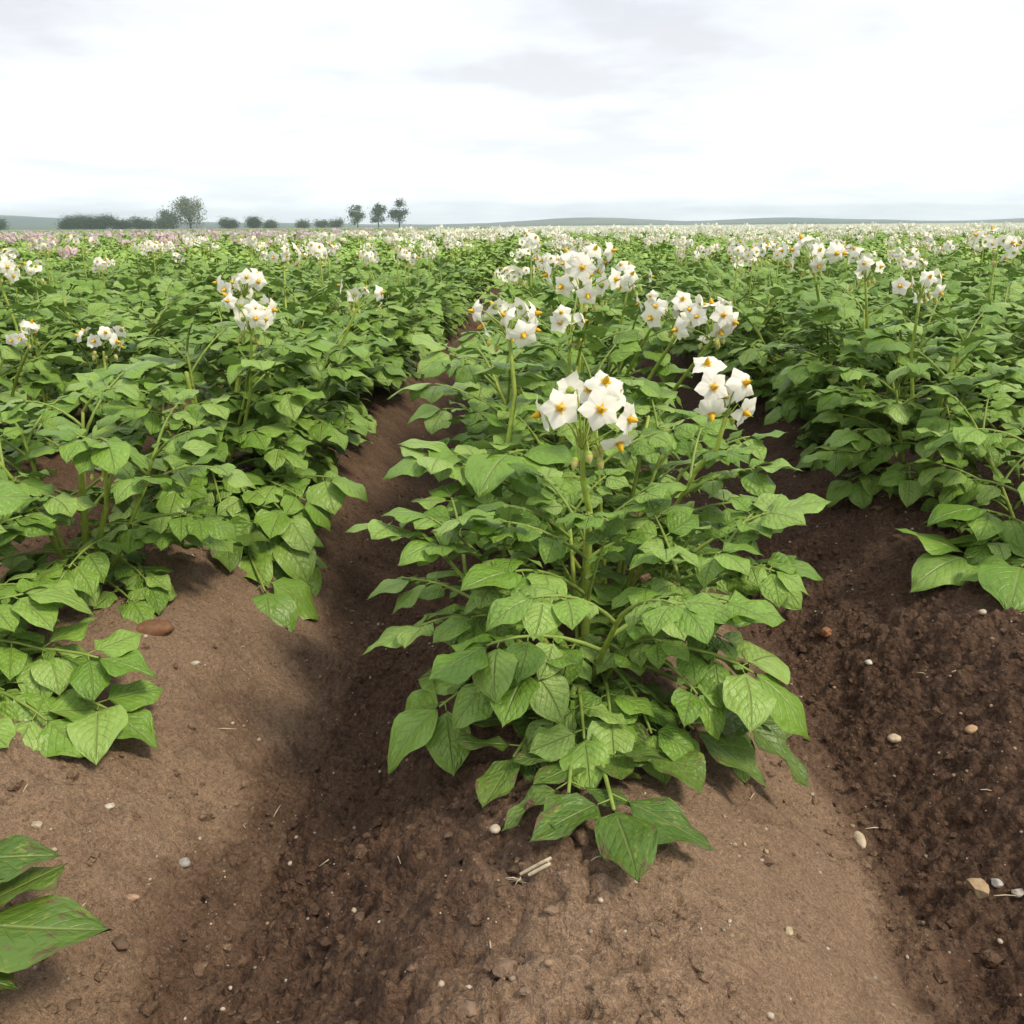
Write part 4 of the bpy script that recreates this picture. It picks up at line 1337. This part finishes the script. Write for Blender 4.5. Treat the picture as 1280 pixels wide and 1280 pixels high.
STONES = [  # px, py, length px, width px, colour, angular, label
    (230, 1082, 15, 14, (.36, .34, .30), False, 'smooth round grey pebble lying alone on pale soil at the left'),
    (1118, 926, 18, 13, (.62, .50, .34), False, 'cream oval pebble on dark soil right of the front plant'),
    (1215, 915, 16, 14, (.55, .36, .20), False, 'orange-tan round pebble on dark soil near the right edge'),
    (1074, 1053, 27, 14, (.58, .47, .33), False, 'long upright pale pebble in the right furrow'),
    (1222, 1113, 26, 24, (.42, .30, .17), True, 'angular yellow-brown stone at the lower right'),
    (1246, 1106, 13, 12, (.50, .48, .44), True, 'small pale grey stone beside the angular yellow-brown one'),
    (1274, 1118, 16, 14, (.50, .45, .38), True, 'pale stone at the lower right edge'),
    (190, 786, 46, 30, (.24, .12, .065), False, 'large flat reddish stone half buried below the left row plants'),
    (619, 1038, 13, 12, (.55, .46, .35), False, 'whitish pebble on the ridge under the curled front leaves'),
    (1030, 794, 18, 18, (.34, .16, .07), True, 'rusty orange lump on dark soil in the right furrow'),
    (971, 646, 9, 8, (.66, .60, .48), False, 'small white pebble beside the right-hand leaves of the front plant'),
    (1086, 829, 9, 8, (.66, .62, .50), False, 'small white pebble below the rusty orange lump'),
    (243, 830, 12, 8, (.60, .55, .47), True, 'white stone chip just below the large reddish stone'),
    (137, 1009, 10, 9, (.60, .54, .44), True, 'white chip below the broad leaves at the left'),
    (46, 1034, 12, 11, (.50, .41, .29), True, 'tan chip above the browned leaves at the left edge'),
    (166, 1123, 14, 11, (.50, .32, .22), True, 'pinkish stone chip in the crack at the lower left'),
    (985, 1166, 10, 14, (.50, .40, .25), True, 'flat tan chip on the pale flank of the front ridge'),
    (1228, 766, 9, 8, (.58, .48, .36), False, 'pale pebble under the low leaves at the right edge'),
]
for k, (px, py, lp, wp, c, ang, lab) in enumerate(STONES):
    r_ = random.Random(900 + k)
    p = ground_hit(px, py); dd = np.linalg.norm(p - CPOS) / FPX
    V, F = rock(r_, I3, 0.7, 0.16 if not ang else 0.3, ang)
    a = r_.uniform(-.5, .5) + (PI / 2 if lp > wp * 1.5 and k == 3 else 0)
    s_ = np.array([lp * dd / 2, wp * dd / 2 * 1.25, wp * dd / 2])
    V = V * s_ @ np.array([[math.cos(a), math.sin(a), 0], [-math.sin(a), math.cos(a), 0], [0, 0, 1]])
    g = Geo(); g.add(V, F)
    m = simple('stone', tuple(q * .82 for q in c), 0.75, 0.35, 0.28, 120, 0, 0.0015)
    zz = gz(p[0], p[1])
    obj('stone', g.mesh('stone', [m], not ang), loc=(p[0], p[1], zz + s_[2] * (0.25 if k != 7 else -0.05)), label=lab, cat='stone', group='stones on the soil')
CLODS = [
    (632, 1215, 34, 'pale caked soil clod at the bottom centre of the picture'),
    (588, 1260, 24, 'pale soil clod at the bottom edge left of the larger clod'),
    (658, 1240, 18, 'small pale clod just right of the larger one at bottom centre'),
    (92, 1258, 18, 'soil clod at the lower left corner'),
    (690, 1140, 20, 'flat pale clod left of the lowest hanging leaf tip'),
    (150, 1180, 26, 'rounded brown clod below the crack at the lower left'),
    (560, 1045, 15, 'dark brown clod left of the front leaves on the ridge'),
    (958, 1078, 20, 'dark clod in the right furrow'),
    (450, 1148, 17, 'dark clod on the left flank of the front ridge'),
]
for k, (px, py, lp, lab) in enumerate(CLODS):
    r_ = random.Random(950 + k); p = ground_hit(px, py); dd = np.linalg.norm(p - CPOS) / FPX
    V, F = rock(r_, I3, 0.42, 0.9, True); a = r_.uniform(0, 6)
    V = V * (lp * dd / 2) @ np.array([[math.cos(a), math.sin(a), 0], [-math.sin(a), math.cos(a), 0], [0, 0, 1]])
    g = Geo(); g.add(V, F, np.tile([.5, .5, .45], (len(V), 1)))
    obj('soil_clod', g.mesh('soil_clod', [CLOD_PALE if k in (0, 1, 2, 4) else CLOD]), loc=(p[0], p[1], gz(p[0], p[1]) + lp * dd * .06),
        label=lab, cat='clod', group='loose soil clods')

def scatter():
    r_ = np.random.RandomState(3)
    # ---- crumbs of soil
    n = 22000
    y = 0.28 + 2.3 * r_.rand(n) ** 1.7
    x = (r_.rand(n) - .5) * 2 * (0.35 + 0.68 * y) - 0.04 * y
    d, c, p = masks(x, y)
    clump = fbm(x * 7, y * 7, 77, 2)
    keep = r_.rand(n) < np.clip(c * 0.75 + 0.9 * clump, 0.05, 1)
    x, y, d = x[keep], y[keep], d[keep]
    z = ground_z(x, y)
    g = Geo(); gp = Geo()
    py_ = random.Random(12)
    shapes = [rock(py_, I2 if _ < 5 else I1, .7, .8, True) for _ in range(14)]
    for k in range(len(x)):
        V, F = shapes[k % 14]
        s_ = 0.0015 + 0.0090 * r_.rand() ** 3.4 + 0.0007 * y[k]
        a = r_.rand() * 6.28
        ca, sa = math.cos(a), math.sin(a)
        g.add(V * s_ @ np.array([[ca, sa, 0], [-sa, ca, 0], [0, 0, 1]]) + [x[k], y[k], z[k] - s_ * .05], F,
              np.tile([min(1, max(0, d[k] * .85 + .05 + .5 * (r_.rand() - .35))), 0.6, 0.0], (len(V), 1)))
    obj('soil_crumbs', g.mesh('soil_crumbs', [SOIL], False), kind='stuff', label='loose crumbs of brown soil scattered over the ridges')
    # ---- grit and little pebbles
    n = 2300
    y = 0.28 + 3.0 * r_.rand(n) ** 1.6
    x = (r_.rand(n) - .5) * 2 * (0.35 + 0.68 * y) - 0.04 * y
    z = ground_z(x, y)
    g = Geo(); shapes = [rock(py_, I1, .75, .35) for _ in range(10)]
    for k in range(n):
        V, F = shapes[k % 10]
        s_ = 0.0009 + 0.0032 * r_.rand() ** 3.2 + 0.0004 * y[k]
        a = r_.rand() * 6.28; ca, sa = math.cos(a), math.sin(a)
        g.add(V * s_ @ np.array([[ca, sa, 0], [-sa, ca, 0], [0, 0, 1]]) + [x[k], y[k], z[k] + s_ * .35], F, np.tile([.5, .5, r_.rand()], (len(V), 1)))
    obj('grit', g.mesh('grit', [PEBBLES]), kind='stuff', label='tiny pale stones and grit sprinkled over the soil')
    # ---- straw slivers
    n = 70
    y = 0.3 + 1.6 * r_.rand(n) ** 1.3; x = (r_.rand(n) - .5) * 2 * (0.35 + 0.6 * y)
    z = ground_z(x, y); g = Geo()
    for k in range(n):
        a = r_.rand() * 6.28; l = 0.004 + 0.016 * r_.rand() ** 2
        dv = np.array([math.cos(a) * l, math.sin(a) * l, 0])
        c_ = np.array([x[k], y[k], z[k] + .002])
        g.add(*tube([c_ - dv, c_ + [0, 0, .001], c_ + dv], [.0005, .0009, .0004], 4))
    obj('straw_slivers', g.mesh('straw_slivers', [STRAW]), kind='stuff', label='short dry straw slivers strewn on the soil')
STRAW = simple('dry straw', (.50, .42, .29), 0.8, 0.2, 0.25, 200)
scatter()

def straw_stub():
    a, b = ground_hit(648, 1104), ground_hit(688, 1087)
    root = obj('straw_stub', None, loc=tuple(a), label='pale split straw stub with root fibres on the front ridge', cat='straw')
    d = b - a; n = np.array([-d[1], d[0], 0]) * 0.13
    for off, f0, f1 in ((n, .05, 1.0), (-n, .35, 1.0)):
        q = [a + d * f + off + [0, 0, .006 + .004 * f] for f in np.linspace(f0, f1, 5)]
        V, F = tube(np.array(q) - a, [.0016, .0019, .0018, .0019, .0015], 7); g = Geo(); g.add(V, F)
        obj('stalk', g.mesh('stalk', [STRAW]), root)
    r_ = random.Random(2); g = Geo()
    for k in range(9):
        e = a - d * r_.uniform(.1, .35) + np.array([r_.uniform(-.008, .008), r_.uniform(-.008, .008), .003])
        e[2] = gz(e[0], e[1]) + .003
        s0 = a + d * r_.uniform(.05, .25); s0[2] = gz(s0[0], s0[1]) + .004
        g.add(*tube(np.array([s0, (s0 + e) / 2 + [0, 0, .002], e]) - a, [.0007, .0006, .0003], 4))
    obj('root_fibres', g.mesh('root_fibres', [STRAW]), root)
straw_stub()

# ------------------------------------------------------------------ haze
def haze():
    x0, x1, y0, y1, z0, z1 = -2600, 2600, -2600, 2600, -1.6, 45
    V = [(x, y, z) for x in (x0, x1) for y in (y0, y1) for z in (z0, z1)]
    F = [(0, 1, 3, 2), (4, 6, 7, 5), (0, 4, 5, 1), (2, 3, 7, 6), (0, 2, 6, 4), (1, 5, 7, 3)]
    me = bpy.data.meshes.new('haze'); me.from_pydata(V, [], F)
    m = bpy.data.materials.new('haze'); m.use_nodes = True; t = m.node_tree; t.nodes.clear()
    o_ = t.nodes.new('ShaderNodeOutputMaterial'); v = t.nodes.new('ShaderNodeVolumePrincipled')
    v.inputs['Color'].default_value = (.78, .89, 1.0, 1); v.inputs['Density'].default_value = 0.00055
    v.inputs['Anisotropy'].default_value = 0.2
    t.links.new(v.outputs[0], o_.inputs['Volume']); me.materials.append(m)
    obj('haze', me, kind='stuff', label='pale haze in the air over the field')
haze()
